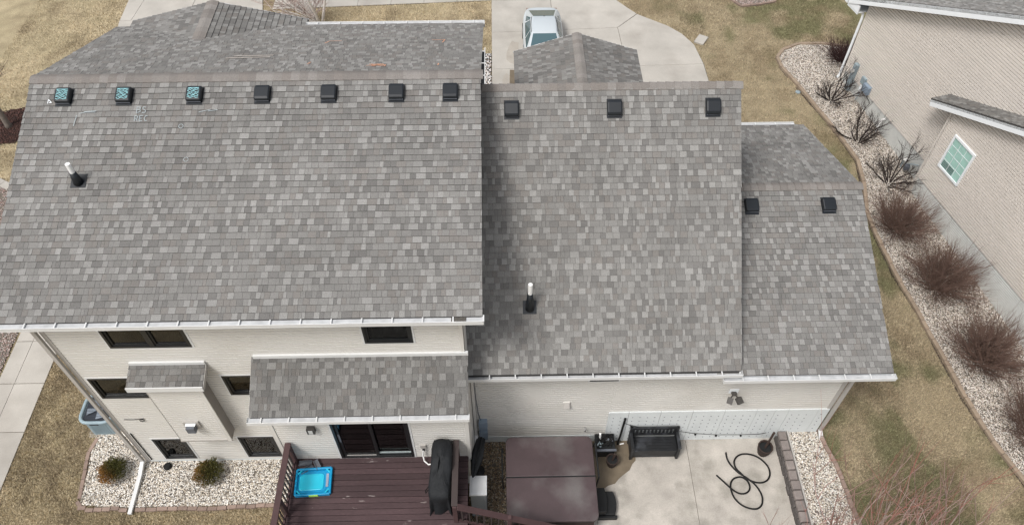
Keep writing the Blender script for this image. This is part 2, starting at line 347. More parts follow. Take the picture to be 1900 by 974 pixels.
gravel('gravel', BED_N, 1500, STONE_N, lambda x, y: height(x, y)+.055, 'pinkish cream gravel bed along the neighbouring house', step=.15)
gravel('gravel', BED_T, 700, STONE_P, flatz(.04), 'pink gravel bed in the front lawn', step=.15)
gravel('gravel', BED_P, 600, STONE_P, flatz(.04), 'pink gravel beside the side walkway', step=.2)
gravel('gravel', [(-1.0, 6.2), (2.45, 6.2), (2.45, 7.15), (.0, 7.15), (.02, 9.93), (-1.0, 9.93)], 1500, STONE_B, flatz(-.22), 'brown gravel between deck and hot tub', step=.12)
gravel('gravel', STRIP, 700, STONE_D, flatz(.04), 'black and white gravel strip beside the driveway', step=.14, rad=(.03, .055))
gravel('mulch', MULCH, 600, MULCHC, flatz(.05), 'dark red bark mulch ring around lawn tree', base='mulch', step=.18, rad=(.02, .05), flat=.4)

# ------------------------------------------------------------------ concrete: slabs over a dark joint bed
def slabs(name, base, polys, z, m, gap=.012, thick=.10, bed=True):
    b = MB().prism(base, z-thick-.02, z-.018).build(name, 'joint', kind='structure')
    for P in polys:
        cx_ = sum(p[0] for p in P)/len(P); cy_ = sum(p[1] for p in P)/len(P)
        Q = []
        n = len(P)
        for i in range(n):     # shrink each slab edge to leave an open joint
            a = Vector(P[i-1]); c = Vector(P[i]); d = Vector(P[(i+1) % n])
            v = Vector((cx_, cy_))-c; L = v.length; Q.append(tuple(c+v*(gap/L)))
        MB().prism(Q, z-.1, z).build('slab', m, b, bevel=.006)
    return b
zD = .035
drv = slabs('driveway', DRIVE, [
    [(-.33, 17.5), (2.4, 17.5), (2.4, 23.9), (-.33, 23.9)], [(2.4, 17.5), (8.2, 17.5), (8.5, 23.9), (2.4, 23.9)],
    [(-.33, 23.9), (2.4, 23.9), (2.4, 26.58), (-.33, 26.56)], [(2.4, 23.9), (8.5, 23.9), (8.55, 25.2), (8.52, 26.75), (5.3, 26.66), (2.4, 26.58)],
    [(-.33, 26.56), (2.4, 26.58), (2.4, 29.27), (-.33, 29.14)], [(2.4, 26.58), (5.3, 26.66), (5.2, 29.4), (2.4, 29.27)],
    [(5.3, 26.66), (8.52, 26.75), (8.35, 28.1), (7.95, 28.9), (7.42, 29.5), (6.6, 30.1), (6.18, 30.42), (5.2, 29.4)],
    [(-.33, 29.14), (2.4, 29.27), (2.36, 31.62), (-.33, 31.62)], [(2.4, 29.27), (5.2, 29.4), (6.17, 30.44), (5.75, 31.0), (5.3, 31.65), (2.36, 31.62)],
    [(-.33, 31.62), (2.36, 31.62), (2.36, 36), (-.33, 36)], [(2.36, 31.62), (5.3, 31.65), (4.9, 33.4), (4.9, 36), (2.36, 36)]], zD, 'concrete')
MB().prism([(.35, 24.0), (1.05, 24.0), (1.05, 26.45), (.42, 26.5)], zD, zD+.004).build('wet_patch', 'wetconcrete', drv)
rgS = random.Random(2); mat('stain', (.385, .352, .308), rough=.9, var=.12, scale=2.5, fine=.08, fscale=45)
for cx_, cy_, rx_, ry_ in ((.62, 27.6, .34, 1.0), (.35, 25.4, .28, .9)):
    P_ = [(cx_+rx_*math.cos(a*.4488)*rgS.uniform(.6, 1.1), cy_+ry_*math.sin(a*.4488)*rgS.uniform(.7, 1.1)) for a in range(14)]
    MB().prism(P_, zD, zD+.003).build('stain', 'stain', drv)
slabs('walkway', WALK_SIDE, [[(a, y0), (b, y0), (b, y1), (a, y1)] for a, b in ((-14.9, -14.4), (-14.4, -13.52)) for y0, y1 in ((4, 6.65), (6.65, 8.72), (8.72, 10.35), (10.35, 11.92), (11.92, 13.4), (13.4, 14.6))], .04, 'concrete')
slabs('front_walk', WALK_FRONT, [
    [(-16.2, 18.9), (-12.5, 18.9), (-12.5, 24), (-16.4, 24)], [(-12.5, 18.9), (-9.2, 18.9), (-9.2, 24), (-12.5, 24)],
    [(-16.4, 24), (-15.9, 24), (-15.95, 30.4), (-16.8, 30.3), (-16.55, 28)], [(-15.9, 24), (-12.6, 24), (-12.9, 30.5), (-15.95, 30.4)], [(-12.6, 24), (-9.2, 24), (-9.2, 27), (-10.45, 30.55), (-12.9, 30.5)],
    [(-16.8, 30.3), (-16.3, 30.35), (-16.1, 33), (-16.93, 33), (-16.88, 32)], [(-16.3, 30.35), (-13.9, 30.45), (-13.8, 33), (-16.1, 33)], [(-13.9, 30.45), (-10.45, 30.55), (-10.6, 31), (-11.0, 33), (-13.8, 33)]], .04, 'concrete')
slabs('sidewalk', SIDEWALK, [[(x, 31.62+.0524*(x+.36)), (x2, 31.62+.0524*(x2+.36)), (x2, 33.3), (x, 33.3)] for x, x2 in ((-10.2, -9.4), (-9.4, -7.9), (-7.9, -6.4), (-6.4, -4.9), (-4.9, -3.4), (-3.4, -1.9), (-1.9, -.36))], .04, 'concrete')
zP = -.25
pat = slabs('patio', [(-.05, 4.5), (7.75, 4.5), (7.75, 9.92), (-.05, 9.92)], [[(0., 4.5), (2.4, 4.5), (2.4, 9.92), (0., 9.92)], [(2.4, 4.5), (5.1, 4.5), (5.1, 9.92), (2.4, 9.92)], [(5.1, 4.5), (7.75, 4.5), (7.75, 9.92), (5.1, 9.92)]], zP, 'patio_concrete')
wet = [(2.42, 9.9), (2.42, 8.42), (2.62, 8.47), (2.78, 8.58), (2.98, 8.64), (3.1, 8.78), (3.28, 8.92), (3.42, 9.02), (3.52, 9.2), (3.62, 9.3), (3.64, 9.9)]
MB().prism(wet[::-1], zP, zP+.004).build('wet_patch', 'wetconcrete', pat, label='brown wet stain spreading over the patio slab')

# ------------------------------------------------------------------ shingle roofs
TONES = [((.266, .261, .250), 2.6), ((.221, .216, .206), 3.6), ((.200, .195, .186), 4.2), ((.170, .165, .158), 2.2), ((.200, .189, .177), 1.3)]
EDGE = (.055, .053, .051)   # cut asphalt edge
TW = np.array([t[1] for t in TONES]); TW = TW/TW.sum(); TC = [t[0] for t in TONES]
EXP = .143
unit = {}
def unit_tab(k, th):
    key = (k, th)
    if key not in unit:
        m = MB(); L = EXP*1.14
        vs = [(0, 0, 0), (1, 0, 0), (1, 0, th), (0, 0, th), (0, L, .0), (1, L, .0), (1, L, .002), (0, L, .002)]
        m.add(vs, [(3, 2, 6, 7)], 0, TC[k]); m.add(vs, [(0, 1, 2, 3), (0, 3, 7, 4), (1, 5, 6, 2)], 0, EDGE); unit[key] = m.mesh('shingle', 'shingle')
    return unit[key]
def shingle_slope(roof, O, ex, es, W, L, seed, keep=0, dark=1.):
    """tabs laid course by course from the eave up; the first `keep` become objects of their own, the rest is one stuff part"""
    rg = random.Random(seed); O = Vector(O); ex = Vector(ex).normalized(); es = Vector(es).normalized(); en = ex.cross(es)
    B = Matrix((ex, es, en)).transposed(); rest = MB(); rows = int(L/EXP); e = L/rows; cnt = 0
    blotch = [rg.uniform(.95, 1.05) for _ in range(rows)]
    for i in range(rows):
        x = -rg.uniform(0, .2); lastk = -1; pl = rg.choice((.10, .22, .32, .42)); pdk = rg.uniform(.10, .26)
        while x < W:
            wd = rg.choice((.07, .09, .10, .12, .13, .15, .17, .21)); x0 = max(x, 0); x1 = min(x+wd, W); x += wd
            if x1-x0 < .02: continue
            u_ = rg.random()
            k = 0 if (u_ < pl and lastk != 0) else 3 if (u_ < pl+pdk and (lastk == 0 or rg.random() < .5)) else rg.choice((1, 2, 2, 1, 4) if rg.random() < .85 else (4, 4, 1))
            if lastk in (1, 2) and k in (1, 2) and rg.random() < .55: k = lastk
            lastk = k; th = .023 if k == 0 or rg.random() < .4 else .018
            ln_ = L-i*e if i == rows-1 else e*1.14
            if cnt < keep:
                P = O + ex*(x0+.002) + es*(i*e)
                Mw = Matrix.Translation(P) @ (B @ Matrix.Diagonal((x1-x0-.004, 1, 1))).to_4x4()
                link('shingle', unit_tab(k, th), roof, mw=Mw); cnt += 1; continue
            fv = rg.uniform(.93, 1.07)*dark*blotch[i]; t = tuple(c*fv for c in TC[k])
            a, b, s0, s1 = x0+.002, x1-.002, i*e, min(i*e+ln_, L)
            pts = [(a, s0, -.004), (b, s0, -.004), (b, s0, th), (a, s0, th), (a, s1, -.002), (b, s1, -.002), (b, s1, .002), (a, s1, .002)]
            VV = [tuple(O+ex*p[0]+es*p[1]+en*p[2]) for p in pts]; rest.add(VV, [(3, 2, 6, 7)], 0, t); k0 = len(rest.v)-8
            for fc in ((0, 1, 2, 3), (0, 3, 7, 4), (1, 5, 6, 2)): rest.f.append(tuple(i_+k0 for i_ in fc)); rest.mi.append(0); rest.tone.append(EDGE)
    if rest.f: rest.build('shingles', 'shingle', roof, kind='stuff')
capm = {}
def ridge_caps(roof, A, Bp, s1, s2, seed, wdt=.15, step=.19):
    """folded cap shingles along the ridge from A to B; s1, s2 are the down-slope directions"""
    rg = random.Random(seed); A = Vector(A); Bp = Vector(Bp); d = (Bp-A); L = d.length; d.normalize(); n = int(L/step); st = L/n
    s1 = Vector(s1).normalized(); s2 = Vector(s2).normalized(); up_ = (-(s1+s2)).normalized()
    caps = {}
    for k in range(n):
        tk = rg.randrange(len(TC)); key = (roof.name, tk)
        if tk not in caps:
            m = MB(); c = tuple(.55*x+.45*y for x, y in zip(TC[tk], (.235, .205, .185)))
            def P(t, side, o, h): return tuple(d*t + (side*o if side is not None else Vector()) + up_*h)
            l = st*1.25; vs = []
            for t, hh_ in ((0, .034), (l, .014)):
                vs += [P(t, s1, wdt, hh_-.016), P(t, s1, wdt, hh_), P(t, s1, .03, hh_+.006), P(t, s2, .03, hh_+.006), P(t, s2, wdt, hh_), P(t, s2, wdt, hh_-.016)]
            fs = [(i, i+1, 7+i, 6+i) for i in range(5)]+[(0, 1, 2, 3, 4, 5)]
            m.add(vs, fs, 0, c); caps[tk] = m.mesh('ridge_cap', 'shingle')
        link('ridge_cap', caps[tk], roof, mw=Matrix.Translation(A+d*(k*st)))

house = thing('house', (-.9, 13.5, 0), 'beige sided two storey house with grey shingle roofs and a lower garage wing', 'house')
def sl(a): return Vector((0, math.cos(R(a)), math.sin(R(a))))
# main roof
XL, XR = -10.43, -.42
Ye, Ze, Yr, Zr, Yf = 9.02, 7.20, 14.285, 9.17, 18.52
Am = math.degrees(math.atan2(Zr-Ze, Yr-Ye)); Zf = Zr-(Yf-Yr)*math.tan(R(20.3))
def gable_roof(y0, z0, yr, zr, y1, z1, x0, x1, label, t=.16):
    return MB().xprism([(y0, z0), (yr, zr), (y1, z1), (y1, z1-t), (yr, zr-t), (y0, z0-t)], x0, x1).build('roof', 'felt', house, label=label)
roofM = gable_roof(Ye, Ze, Yr, Zr, Yf, Zf, XL+.02, XR-.02, 'wide grey shingle roof of the two storey part')
shingle_slope(roofM, (XL, Ye, Ze), (1, 0, 0), (0, Yr-Ye, Zr-Ze), XR-XL, math.hypot(Yr-Ye, Zr-Ze), 1, keep=300)
shingle_slope(roofM, (XR, Yf, Zf), (-1, 0, 0), (0, Yr-Yf, Zr-Zf), XR-XL, math.hypot(Yr-Yf, Zr-Zf), 2)
ridge_caps(roofM, (XL, Yr, Zr+.004), (XR, Yr, Zr+.004), (0, Ye-Yr, Ze-Zr), (0, Yf-Yr, Zf-Zr), 3, wdt=.17)
# front cross gable on the main roof
cx0, cxr, cx1, czr, cze, cy0, cy1 = -10.12, -7.76, -5.30, 8.10, 7.52, 16.9, 18.95
roofC = MB().add([(cx0, cy0, cze), (cxr, cy0, czr), (cx1, cy0, cze), (cx0, cy1, cze), (cxr, cy1, czr), (cx1, cy1, cze), (cx0, cy1, cze-.15), (cx1, cy1, cze-.15), (cxr, cy1, czr-.15)],
    [(0, 3, 4, 1), (1, 4, 5, 2), (3, 6, 8, 4), (4, 8, 7, 5)]).build('roof', 'felt', house, label='small front cross gable over the entrance')
shingle_slope(roofC, (cx0, cy1, cze), (0, -1, 0), (cxr-cx0, 0, czr-cze), cy1-cy0, math.hypot(cxr-cx0, czr-cze), 4)
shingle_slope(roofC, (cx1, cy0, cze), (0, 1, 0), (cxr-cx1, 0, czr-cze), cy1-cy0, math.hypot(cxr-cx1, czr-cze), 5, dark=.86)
ridge_caps(roofC, (cxr, cy1, czr+.004), (cxr, cy0+.2, czr+.004), (cx0-cxr, 0, cze-czr), (cx1-cxr, 0, cze-czr), 6, wdt=.17)
# middle roof (steep)
X2L, X2R = -.90, 5.62
Y2e, Z2e, Y2r, Z2r, Y2f, Z2f = 9.50, 4.13, 14.57, 8.60, 19.3, 4.35
roofD = gable_roof(Y2e, Z2e, Y2r, Z2r, Y2f, Z2f, X2L+.02, X2R-.02, 'tall steep grey shingle roof over the middle wing')
shingle_slope(roofD, (X2L, Y2e, Z2e), (1, 0, 0), (0, Y2r-Y2e, Z2r-Z2e), X2R-X2L, math.hypot(Y2r-Y2e, Z2r-Z2e), 7)
shingle_slope(roofD, (X2R, Y2f, Z2f), (-1, 0, 0), (0, Y2r-Y2f, Z2r-Z2f), X2R-X2L, math.hypot(Y2r-Y2f, Z2r-Z2f), 8)
ridge_caps(roofD, (-.42, Y2r, Z2r+.004), (X2R, Y2r, Z2r+.004), (0, Y2e-Y2r, Z2e-Z2r), (0, Y2f-Y2r, Z2f-Z2r), 9, wdt=.17)
# garage roof (low pitch)
X3L, X3R = 5.05, 9.27
Y3e, Z3e, Y3r, Z3r, Y3f, Z3f = 9.44, 4.0, 14.02, 5.71, 18.08, 4.20
roofG = gable_roof(Y3e, Z3e, Y3r, Z3r, Y3f, Z3f, 5.62, X3R-.02, 'low grey shingle roof over the garage end')
shingle_slope(roofG, (X3L, Y3e, Z3e), (1, 0, 0), (0, Y3r-Y3e, Z3r-Z3e), X3R-X3L, math.hypot(Y3r-Y3e, Z3r-Z3e), 10)
shingle_slope(roofG, (X3R, Y3f, Z3f), (-1, 0, 0), (0, Y3r-Y3f, Z3r-Z3f), X3R-X3L-.6, math.hypot(Y3r-Y3f, Z3r-Z3f), 11)
ridge_caps(roofG, (5.64, Y3r, Z3r+.004), (X3R, Y3r, Z3r+.004), (0, Y3e-Y3r, Z3e-Z3r), (0, Y3f-Y3r, Z3f-Z3r), 12)
# front gable above the garage door
q0, qr, q1, qzr, qze, qy0, qy1 = .47, 2.50, 4.52, 5.21, 4.53, 16.2, 21.5
roofQ = MB().add([(q0, qy0, qze), (qr, qy0, qzr), (q1, qy0, qze), (q0, qy1, qze), (qr, qy1, qzr), (q1, qy1, qze), (q0, qy1, qze-.15), (q1, qy1, qze-.15), (qr, qy1, qzr-.15), (q0, qy0, qze-.15), (q1, qy0, qze-.15)],
    [(0, 3, 4, 1), (1, 4, 5, 2), (3, 6, 8, 4), (4, 8, 7, 5), (0, 9, 6, 3), (2, 5, 7, 10)]).build('roof', 'felt', house, label='small gable roof facing the driveway')
shingle_slope(roofQ, (q0, qy1, qze), (0, -1, 0), (qr-q0, 0, qzr-qze), qy1-qy0, math.hypot(qr-q0, qzr-qze), 13, dark=.98)
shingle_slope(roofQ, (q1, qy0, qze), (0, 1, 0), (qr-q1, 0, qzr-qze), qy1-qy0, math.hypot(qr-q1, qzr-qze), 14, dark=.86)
ridge_caps(roofQ, (qr, qy1, qzr+.004), (qr, qy0+.3, qzr+.004), (q0-qr, 0, qze-qzr), (q1-qr, 0, qze-qzr), 15, wdt=.17)
# lean-to roof above the patio door bay
S0, S1, sy0, sz0, sy1, sz1 = -5.62, -.80, 8.22, 4.62, 9.40, 5.27
roofS = MB().xprism([(sy0, sz0), (sy1, sz1), (sy1, sz1-.14), (sy0, sz0-.14)], S0+.015, S1-.015).build('roof', 'felt', house, label='lean to shingle roof above the patio door')
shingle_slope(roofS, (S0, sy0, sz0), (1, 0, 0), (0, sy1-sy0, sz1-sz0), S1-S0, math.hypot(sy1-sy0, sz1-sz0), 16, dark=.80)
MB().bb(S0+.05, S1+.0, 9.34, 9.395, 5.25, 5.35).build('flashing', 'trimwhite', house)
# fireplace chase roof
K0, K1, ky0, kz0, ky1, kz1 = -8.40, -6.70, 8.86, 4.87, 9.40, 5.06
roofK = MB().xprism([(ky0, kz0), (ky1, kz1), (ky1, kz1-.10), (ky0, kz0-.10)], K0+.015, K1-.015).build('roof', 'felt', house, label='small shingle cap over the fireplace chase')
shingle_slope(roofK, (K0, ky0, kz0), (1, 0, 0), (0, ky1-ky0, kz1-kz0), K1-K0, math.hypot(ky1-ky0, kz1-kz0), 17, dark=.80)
MB().bb(K0+.02, K1, 9.34, 9.395, 5.05, 5.14).build('flashing', 'trimwhite', house)
MB().bb(K0, K1, 8.83, 8.858, 4.74, 4.90).build('fascia', 'trimwhite', house)
# rake boards
def rake(x, y0, z0, y1, z1, m='trimwhite', w_=.03, h_=.15): k_ = (h_/2+.03)/math.cos(math.atan2(abs(z1-z0), abs(y1-y0))); MB().bar((x, y0, z0-k_), (x, y1, z1-k_), w_, h_).build('rake_board', m, house)
for x in (XL+.03, XR-.03): rake(x, Ye, Ze, Yr, Zr); rake(x, Yf, Zf, Yr, Zr)
for x in (X2R-.03,): rake(x, Y2e, Z2e, Y2r, Z2r); rake(x, Y2f, Z2f, Y2r, Z2r)
rake(X3R-.03, Y3e, Z3e, Y3r, Z3r); rake(X3R-.03, Y3f, Z3f, Y3r, Z3r)
rake(K1, ky0, kz0+.03, ky1, kz1+.03, 'trimgrey', .03, .12); rake(S0, sy0, sz0, sy1, sz1, 'trimgrey', .03, .14)
for s_, e_ in ((cx0, 1), (cx1, -1)): MB().bar((s_, cy1+.015, cze-.09), (cxr, cy1+.015, czr-.09), .03, .16).build('rake_board', 'trimwhite', house)
for s_ in (q0, q1): MB().bar((s_, qy1+.015, qze-.09), (qr, qy1+.015, qzr-.09), .03, .16).build('rake_board', 'trimwhite', house)

# gutters: open troughs with hangers
def gutter(x0, x1, y, z, sgn=-1, label=None, muck=(), first=.3, sp=.61, wdt=.135, dp=.035):
    """trough along X hung in front of the eave at y; sgn -1 opens towards -Y"""
    yo = y+sgn*wdt
    a, b = min(y, yo), max(y, yo)
    m = MB(); m.bb(x0, x1, a, b, z-.115, z-dp, 1)
    m.bb(x0, x1, y-.004, y+.004, z-.115, z-.02, 1); m.bb(x0, x1, yo-.004, yo+.004, z-.12, z-.004)
    lip = sorted((yo, yo+sgn*.015)); m.bb(x0, x1, lip[0], lip[1], z-.012, z+.006)
    m.bb(x0-.004, x0, a, b, z-.12, z); m.bb(x1, x1+.004, a, b, z-.12, z)
    gt = m.build('gutter', ['trimwhite', 'gutterin'], house, label=label)
    x = x0+first
    while x < x1:
        MB().bb(x-.014, x+.014, a, b+.02, z-.012, z+.004).build('hanger', 'trimwhite', gt); x += sp
    for m0, m1 in muck: MB().bb(m0, m1, a+.015, b-.01, z-.04, z-.018).build('debris', 'leafmuck', gt)
    return gt
gutter(-10.46, -.40, Ye+.01, Ze+.005, label='white gutter along the two storey eave', muck=((-1.05, -.75),))
gutter(-.90, 5.63, Y2e+.01, Z2e+.005, label='white gutter under the steep middle roof', first=.55, dp=.105)
gutter(5.2, 9.31, Y3e, Z3e-.01, label='white gutter along the garage eave', first=.45, dp=.08)
gutter(S0-.03, S1+.02, sy0+.01, sz0, label='white gutter of the lean to roof')
gutter(-5.28, -.40, Yf, Zf, 1, label='white gutter on the front eave')
gutter(6.9, 9.0, Y3f, Z3f, 1, label='white gutter on the garage front eave')
# a gutter running away from us beside the driveway
m = MB(); m.bb(-.66, -.52, 18.6, 23.2, 3.35, 3.36, 1); m.bb(-.525, -.50, 18.6, 23.2, 3.36, 3.49); m.bb(-.67, -.655, 18.6, 23.2, 3.36, 3.49, 1)
gt = m.build('gutter', ['trimwhite', 'blackframe'], house, label='white gutter over the front porch')
for k in range(7): MB().bb(-.66, -.51, 18.9+k*.68, 18.93+k*.68, 3.47, 3.495).build('hanger', 'trimwhite', gt)
MB().xprism([(18.5, 3.5), (23.2, 3.5), (23.2, 3.4), (18.5, 3.4)], -5.2, -.67).build('roof', 'felt', house, label='flat front porch roof behind the gutter')
for px_ in (-5.0, -.85): MB().bb(px_-.07, px_+.07, 22.9, 23.04, 0, 3.4).build('porch_post', 'trimwhite', house)

# walls: body plus lapped siding with real openings
def body(poly, x0, x1, back, m='siding'):
    n = len(poly); MB().xprism(poly, x0, x1).build('wall', m, house)
body([(9.80, -.4), (18.0, -.4), (18.0, 7.3), (14.28, 8.85), (9.80, 7.25)], -9.77, -.92, 9.8)
body([(10.35, -.4), (17.9, -.4), (17.9, 4.3), (14.57, 8.2), (10.35, 4.5)], -.915, 5.3, 10.35)
body([(10.35, -.4), (17.7, -.4), (17.7, 4.1), (14.02, 5.4), (10.35, 4.1)], 5.3, 8.70, 10.35)
MB().bb(.75, 4.25, 17.9, 21.1, 0, 4.5).build('wall', 'siding', house)
MB().add([(.75, 21.1, 4.5), (4.25, 21.1, 4.5), (2.5, 21.1, 5.1), (.75, 17.9, 4.5), (4.25, 17.9, 4.5), (2.5, 17.9, 5.1)], [(0, 1, 2), (0, 2, 5, 3), (1, 4, 5, 2)]).build('wall', 'siding', house)
def siding(x0, x1, y, z0, z1, openings, name='siding', exp_=.102, out=.014, label=None, ret=.4):
    m = MB(); z = z0; n = 0
    while z < z1-.01:
        zt = min(z+exp_, z1); segs = [(x0, x1)]
        for a, b, c, d in openings:
            if zt > c+.03 and z < d-.03:
                ns = []
                for s, e in segs:
                    if b <= s or a >= e: ns.append((s, e))
                    else:
                        if a > s: ns.append((s, a))
                        if b < e: ns.append((b, e))
                segs = ns
        for s, e in segs:
            zm = z+(zt-z)*.80; m.add([(s, y, z), (e, y, z), (s, y-out, z), (e, y-out, z), (s, y-out, zm), (e, y-out, zm), (s, y, zm), (e, y, zm), (s, y, zt), (e, y, zt)], [(0, 1, 3, 2), (2, 3, 5, 4), (4, 5, 7, 6), (6, 7, 9, 8)])
        z = zt
    # solid end returns
    m.bb(x0, x0+.01, y, y+ret, z0, z1); m.bb(x1-.01, x1, y, y+ret, z0, z1)
    return m.build(name, 'siding', house, label=label)
def window(x0, x1, z0, z1, y, label, mull=(), curt=(), sill=True, blind=None, rugm=None, depth=.24, fw_=.055):
    wn = MB()
    # black frame ring, proud of the siding
    def ring(m, a, b, c, d, t, ya, yb): m.bb(a, b, ya, yb, c, c+t); m.bb(a, b, ya, yb, d-t, d); m.bb(a, a+t, ya, yb, c+t, d-t); m.bb(b-t, b, ya, yb, c+t, d-t)
    ring(wn, x0, x1, z0, z1, fw_, y-.035, y+.10)
    for mx_ in mull: wn.bb(mx_-.05, mx_+.05, y-.03, y+.09, z0+fw_, z1-fw_)
    wo = wn.build('window', 'blackframe', house, label=label)
    tr_ = MB(); ring(tr_, x0-.045, x1+.045, z0-.045, z1+.045, .044, y-.024, y+.02); tr_.build('casing', 'trimwhite', wo)
    xsn = [x0+fw_]+[q for mx_ in mull for q in (mx_-.05, mx_+.05)]+[x1-fw_]
    for i in range(0, len(xsn), 2):
        sash = MB(); ring(sash, xsn[i], xsn[i+1], z0+fw_, z1-fw_, .045, y-.005, y+.055); sash.build('sash', 'blackframe', wo)
        p = MB(); p.bb(xsn[i]+.045, xsn[i+1]-.045, y+.025, y+.029, z0+fw_+.045, z1-fw_-.045); p.build('pane', 'glass', wo)
    MB().bb(x0+.01, x1-.01, y+depth, y+depth+.01, z0+.01, z1-.01).build('room_back', 'interior', wo)
    for a, b in curt: MB().bb(a, b, y+.10, y+.12, z0+fw_+.02, z1-fw_-.02).build('curtain', 'curtain', wo)
    if sill: MB().bb(x0+fw_+.02, x1-fw_-.02, y+.035, y+.10, z0+fw_+.005, z0+fw_+.06).build('sill', 'curtain', wo)
    return wo
YW = 9.40
wins = [(-8.55, -6.78, 5.72, 6.92), (-3.02, -1.97, 5.75, 6.92), (-9.60, -7.95, 3.55, 4.45), (-6.52, -5.2, 3.62, 4.48), (-9.22, -8.38, .24, 1.38), (-6.98, -6.06, .27, 1.42)]
siding(-9.77, -.90, YW, .14, 7.12, wins, label='pale beige lap siding of the two storey wall')
window(*wins[0], YW, 'wide double window under the main eave', mull=(-7.62,), curt=((-8.38, -7.98),))
window(*wins[1], YW, 'single window with curtains under the main eave', curt=((-2.92, -2.75), (-2.22, -2.07)))
window(*wins[2], YW, 'high window left of the fireplace chase')
window(*wins[3], YW, 'high window between chase and lean to roof')
window(*wins[4], YW, 'basement window behind the chase foot')
window(*wins[5], YW, 'basement window next to the deck')
MB().bb(-9.78, -5.45, 9.385, 9.5, -.2, .14).build('foundation', 'foundation', house)
MB().bb(-9.76, -.95, 9.40, 9.8, 7.1, 7.14).build('soffit', 'soffit', house)
MB().bb(-10.40, -.45, 9.03, 9.40, 7.03, 7.045).build('soffit', 'soffit', house)
MB().bb(-.9, 8.7, 9.51, 10.3, 3.92, 3.935).build('soffit', 'soffit', house)
def trim(x0, x1, y0, y1, z0, z1, m='siding'): MB().bb(x0, x1, y0, y1, z0, z1).build('corner_trim', m, house)
trim(-9.80, -9.70, 9.375, 9.46, .05, 7.05, 'trimgrey'); trim(-.96, -.875, 9.37, 9.46, 5.3, 7.05)
# chase
chase = MB(); kx0, kx1, kyf, kzb = -8.19, -6.93, 9.08, 1.88
z = kzb
while z < 4.80:
    zt = min(z+.102, 4.80); zm = z+(zt-z)*.80; chase.add([(kx0, kyf, z), (kx1, kyf, z), (kx0, kyf-.014, z), (kx1, kyf-.014, z), (kx0, kyf-.014, zm), (kx1, kyf-.014, zm), (kx0, kyf, zm), (kx1, kyf, zm), (kx0, kyf, zt), (kx1, kyf, zt)], [(0, 1, 3, 2), (2, 3, 5, 4), (4, 5, 7, 6), (6, 7, 9, 8)]); z = zt
chase.bb(kx0, kx1, kyf+.001, YW-.016, kzb, 4.80)
ch = chase.build('chase', 'siding', house, label='sided fireplace chase hanging on the wall')
MB().bb(kx1, kx1+.012, kyf-.02, YW-.02, kzb, 4.78).build('side_panel', 'sidingshade', ch)  # same siding on the side away from the sun, its shade painted in
MB().bb(kx1-.075, kx1+.02, kyf-.035, kyf-.012, kzb, 4.78).build('corner_trim', 'siding', ch)
MB().bb(kx0-.012, kx0, kyf-.02, YW-.02, kzb, 4.78).build('side_panel', 'trimgrey', ch)
MB().bb(kx0-.01, kx1+.02, kyf-.03, kyf-.012, kzb-.02, kzb+.05).build('starter_strip', 'trimgrey', ch)
# direct vent on the chase
dv = MB().bb(-7.83, -7.45, kyf-.06, kyf-.016, 2.60, 2.95).build('fireplace_vent', 'trimgrey', house, label='metal fireplace vent on the chase')
MB().bb(-7.74, -7.54, kyf-.20, kyf-.061, 2.64, 2.86).build('cage', 'greymetal', dv)
MB().bb(-7.76, -7.52, kyf-.13, kyf-.061, 2.865, 2.885).build('hood', 'fasciawhite', dv)
# patio door bay
YB, DZ = 8.60, 1.75
door = (-4.10, -2.28, DZ+.04, 3.86)
siding(-5.5, -.87, YB, DZ-.02, 4.52, [door], ret=.79, label='beige siding of the bay behind the deck')
MB().bb(-5.46, -.91, 8.62, 9.37, .0, DZ-.03).build('wall', 'foundation', house)
MB().bb(-5.46, -.91, 9.0, 9.37, DZ-.02, 4.6).build('wall', 'interior', house)
trim(-5.53, -5.43, YB-.03, YB+.03, .1, 4.5); trim(-.95, -.86, YB-.03, YB+.03, .0, 4.5); trim(-.868, -.855, YB+.04, 9.9, .0, 3.9)
trim(-.862, -.858, 9.4, 9.95, 4.0, 7.0)
dm = MB(); x0, x1, z0, z1 = door
def ring(m, a, b, c, d, t, ya, yb): m.bb(a, b, ya, yb, c, c+t); m.bb(a, b, ya, yb, d-t, d); m.bb(a, a+t, ya, yb, c+t, d-t); m.bb(b-t, b, ya, yb, c+t, d-t)
ring(dm, x0, x1, z0, z1, .06, YB-.035, YB+.12)
pd = dm.build('patio_door', 'blackframe', house, label='black framed sliding glass patio door onto the deck')
mm = (x0+x1)/2
for a, b, yo in ((x0+.06, mm+.04, .03), (mm-.04, x1-.06, .085)):
    s = MB(); ring(s, a, b, z0+.06, z1-.06, .075, YB+yo-.025, YB+yo+.02); s.build('sash', 'blackframe', pd)
    MB().bb(a+.075, b-.075, YB+yo-.004, YB+yo, z0+.135, z1-.135).build('pane', 'glass', pd)
MB().bb(x0+.02, x1-.02, YB+.34, YB+.35, z0, z1).build('room_back', 'interior', pd)
MB().bb(x0+.08, x0+.13, YB+.0, YB+.02, 2.6, 3.0).build('handle', 'greymetal', pd)
MB().bb(x0+.14, mm-.04, YB-.003, YB+.05, z0+.062, z0+.10).build('sill', 'trimgrey', pd); MB().bb(mm+.04, x1-.08, YB+.03, YB+.05, z0+.10, z0+.16).build('sill', 'curtain', pd)
tr_ = MB(); ring(tr_, x0-.05, x1+.05, z0-.03, z1+.05, .048, YB-.024, YB+.02); tr_.build('casing', 'trimwhite', pd)
